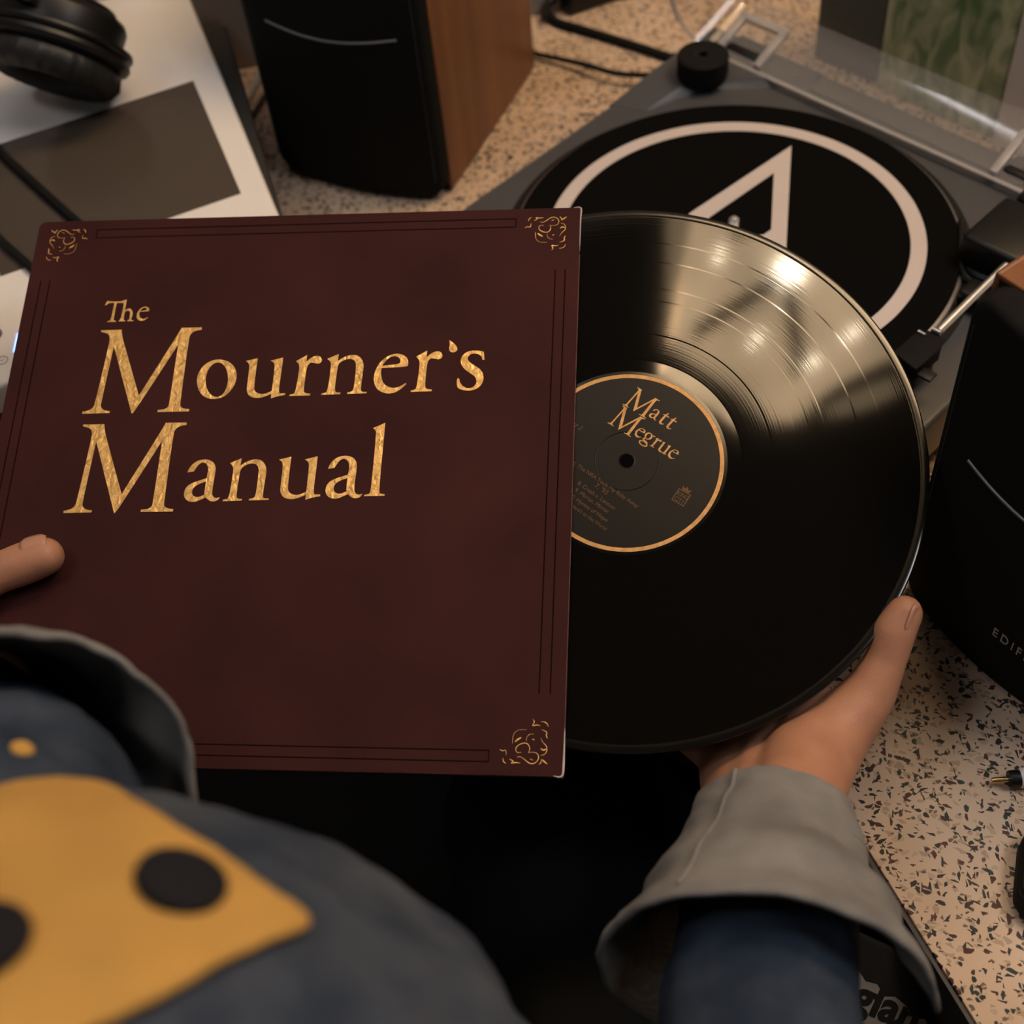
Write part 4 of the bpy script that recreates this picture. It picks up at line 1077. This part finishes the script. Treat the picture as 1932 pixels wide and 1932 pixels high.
PATCH_POINTS = [(-159.5,196.6,323.4),(-154.3,197.3,322.4),(-146.5,198.5,320.5),(-139.5,199.2,318.4),(-134.5,199.7,317.1),(-122.8,193.3,325.8),(-108.8,177.4,342.4),(-99.6,168.2,350.7),(-92.9,162.1,352.4),(-87.3,158.0,353.1),(-77.3,148.9,356.5),(-71.2,142.9,359.2),(-65.5,137.8,359.2),(-61.2,134.4,357.4),(-58.1,131.6,355.5),(-58.5,128.6,357.7),(-61.2,125.7,362.0),(-65.9,122.3,367.5),(-71.0,118.6,372.1),(-75.2,114.6,377.1),(-81.6,107.6,383.4),(-88.5,103.2,386.8),(-94.4,100.2,389.1),(-101.3,96.7,392.4),(-109.1,92.8,395.1),(-117.0,91.2,396.4),(-121.5,107.6,393.4),(-126.6,127.0,386.6),(-138.3,157.8,367.9),(-149.5,185.0,338.5),(-136.7,162.4,363.9),(-131.6,150.2,372.8),(-127.0,138.2,381.5),(-124.3,129.0,385.6),(-122.1,121.2,388.5),(-120.1,113.2,391.8),(-118.3,106.0,393.7),(-116.6,99.6,394.8),(-115.3,93.2,396.0),(-149.4,197.7,321.6),(-141.9,184.1,338.0),(-130.2,162.8,361.3),(-125.2,149.6,372.1),(-120.3,138.1,380.0),(-118.0,128.6,384.9),(-115.7,120.5,388.6),(-113.7,112.5,391.7),(-111.9,105.4,392.9),(-110.7,99.3,393.9),(-142.2,198.7,319.6),(-134.1,183.4,337.0),(-124.1,162.7,359.9),(-118.2,148.9,371.3),(-114.5,138.5,377.2),(-111.4,129.0,382.8),(-109.3,120.2,387.6),(-107.3,112.0,390.6),(-106.3,105.1,391.6),(-104.8,99.1,392.8),(-126.8,182.7,336.3),(-116.5,161.1,360.9),(-112.0,148.7,369.6),(-109.0,138.3,375.7),(-105.9,129.3,380.1),(-103.2,120.8,384.6),(-101.5,111.9,389.1),(-100.5,104.8,390.1),(-99.3,98.9,391.0),(-118.3,180.3,338.8),(-108.8,159.6,361.7),(-105.5,147.9,369.2),(-102.4,137.7,375.0),(-100.1,129.1,377.8),(-98.2,121.2,381.8),(-96.1,112.2,387.3),(-95.0,104.6,388.6),(-101.3,159.1,360.6),(-98.2,147.3,368.4),(-95.5,137.5,372.7),(-94.4,129.2,375.9),(-92.5,121.1,380.5),(-90.3,111.9,385.8),(-91.5,148.5,364.0),(-89.6,138.4,368.8),(-88.2,129.7,373.1),(-86.3,121.2,378.3),(-84.3,111.5,383.8),(-86.0,149.9,359.3),(-84.6,139.3,365.5),(-82.6,130.3,369.9),(-80.6,121.6,375.1),(-78.3,112.0,380.5),(-78.2,139.2,363.9),(-76.8,130.2,368.0),(-75.0,121.7,372.3),(-70.0,130.3,365.6),(-68.9,121.7,369.5),(-63.3,130.9,361.0)]
PATCH_FACES = [(0,29,28),(28,29,30),(30,31,28),(31,32,28),(27,28,32),(32,33,27),(33,34,27),(34,35,27),(26,27,35),(29,0,1),(1,39,29),(39,40,29),(30,29,40),(40,41,30),(31,30,41),(41,42,31),(32,31,42),(42,43,32),(33,32,43),(43,44,33),(34,33,44),(44,45,34),(35,34,45),(45,46,35),(46,36,35),(26,35,36),(36,37,26),(25,26,37),(37,38,25),(65,66,57),(58,57,66),(49,2,3),(3,4,49),(4,59,49),(50,49,59),(51,50,59),(59,60,51),(52,51,60),(60,61,52),(53,52,61),(61,62,53),(54,53,62),(62,63,54),(55,54,63),(63,64,55),(56,55,64),(64,65,56),(65,57,56),(47,56,57),(48,47,57),(57,58,48),(24,48,58),(58,23,24),(39,1,2),(2,49,39),(40,39,49),(49,50,40),(41,40,50),(50,51,41),(42,41,51),(51,52,42),(43,42,52),(52,53,43),(44,43,53),(53,54,44),(45,44,54),(54,55,45),(46,45,55),(55,56,46),(56,47,46),(36,46,47),(37,36,47),(47,48,37),(38,37,48),(48,24,38),(25,38,24),(68,5,6),(69,68,6),(77,76,82),(78,77,82),(82,83,78),(79,78,83),(83,84,79),(80,79,84),(84,85,80),(81,80,85),(7,76,6),(69,6,76),(70,69,76),(76,77,70),(71,70,77),(77,78,71),(72,71,78),(78,79,72),(73,72,79),(79,80,73),(74,73,80),(80,81,74),(75,74,81),(81,21,75),(22,75,21),(91,90,19),(88,87,92),(89,88,92),(92,93,89),(93,90,89),(90,91,86),(20,86,91),(91,19,20),(95,96,94),(18,94,96),(97,12,13),(13,14,97),(14,15,97),(15,16,97),(17,97,16),(95,11,12),(12,97,95),(97,17,95),(96,95,17),(18,96,17),(87,9,10),(92,87,10),(10,11,92),(11,95,92),(93,92,95),(95,94,93),(90,93,94),(19,90,94),(94,18,19),(76,7,8),(82,76,8),(8,9,82),(9,87,82),(83,82,87),(87,88,83),(84,83,88),(88,89,84),(85,84,89),(89,90,85),(90,86,85),(81,85,86),(21,81,86),(86,20,21),(59,4,5),(5,68,59),(60,59,68),(68,69,60),(61,60,69),(69,70,61),(62,61,70),(70,71,62),(63,62,71),(71,72,63),(64,63,72),(72,73,64),(65,64,73),(73,74,65),(66,65,74),(74,75,66),(75,22,66),(22,67,66),(58,66,67),(23,58,67),(67,22,23)]
PATCH_SPOTS = [[[-86.1,138.8,370.1],[0.458,0.453,0.765]],[[-122.5,120.7,391.7],[0.083,0.392,0.916]],[[-153.8,213.9,312.9],[0.513,0.487,0.707]]]
vs = [Vector(p) for p in PATCH_POINTS]
pt = mesh('collar_patch', vs, PATCH_FACES, M['yellow'], None, angle=3)
md = pt.modifiers.new('cloth', 'SOLIDIFY'); md.thickness = 2.6 * K; md.offset = -0.4
md = pt.modifiers.new('soft', 'SUBSURF'); md.levels = 1; md.render_levels = 1
pt.data.transform(PB); pt.parent = jacket
for p_, n_ in PATCH_SPOTS[:2]:
    fr = Matrix.Translation(Vector(p_)) @ axes_of(n_)
    sp = lathe('button', [(0, 1.6), (5, 1.9), (8.8, 1.7), (10.6, .8), (11, -.6), (10.4, -2), (0, -2)], M['navy_spot'], None, 40, frame=fr)
    sp.data.transform(PB); sp.parent = jacket
p_, n_ = PATCH_SPOTS[2]
fr = Matrix.Translation(Vector(p_)) @ axes_of(n_)
sp = lathe('stud', [(0, 1.6), (2.4, 1.4), (3.6, .4), (3.6, -1.5), (0, -1.5)], M['yellow'], None, 20, frame=fr)
sp.data.transform(PB); sp.parent = jacket

# black trousers over the lap
legs = [((60, -40, -150), 95, (10, 380, -140), 80), ((10, 380, -140), 78, (10, 400, -640), 52), ((190, -60, -150), 95, (110, 330, -150), 80), ((110, 330, -150), 78, (110, 370, -640), 52), ((60, -60, -140), 110, (190, -70, -140), 110)]
own(blob('trousers', legs, 7.0, M['trousers'], smooth=8, lump=(4, 45)))
for sx in (10, 110):
    own(blob('shoe', [((sx, 385, -690), 28, (sx - 4, 500, -696), 24), ((sx, 385, -690), 28, (sx, 390, -650), 40)], 5, M['black_matte'], smooth=6))
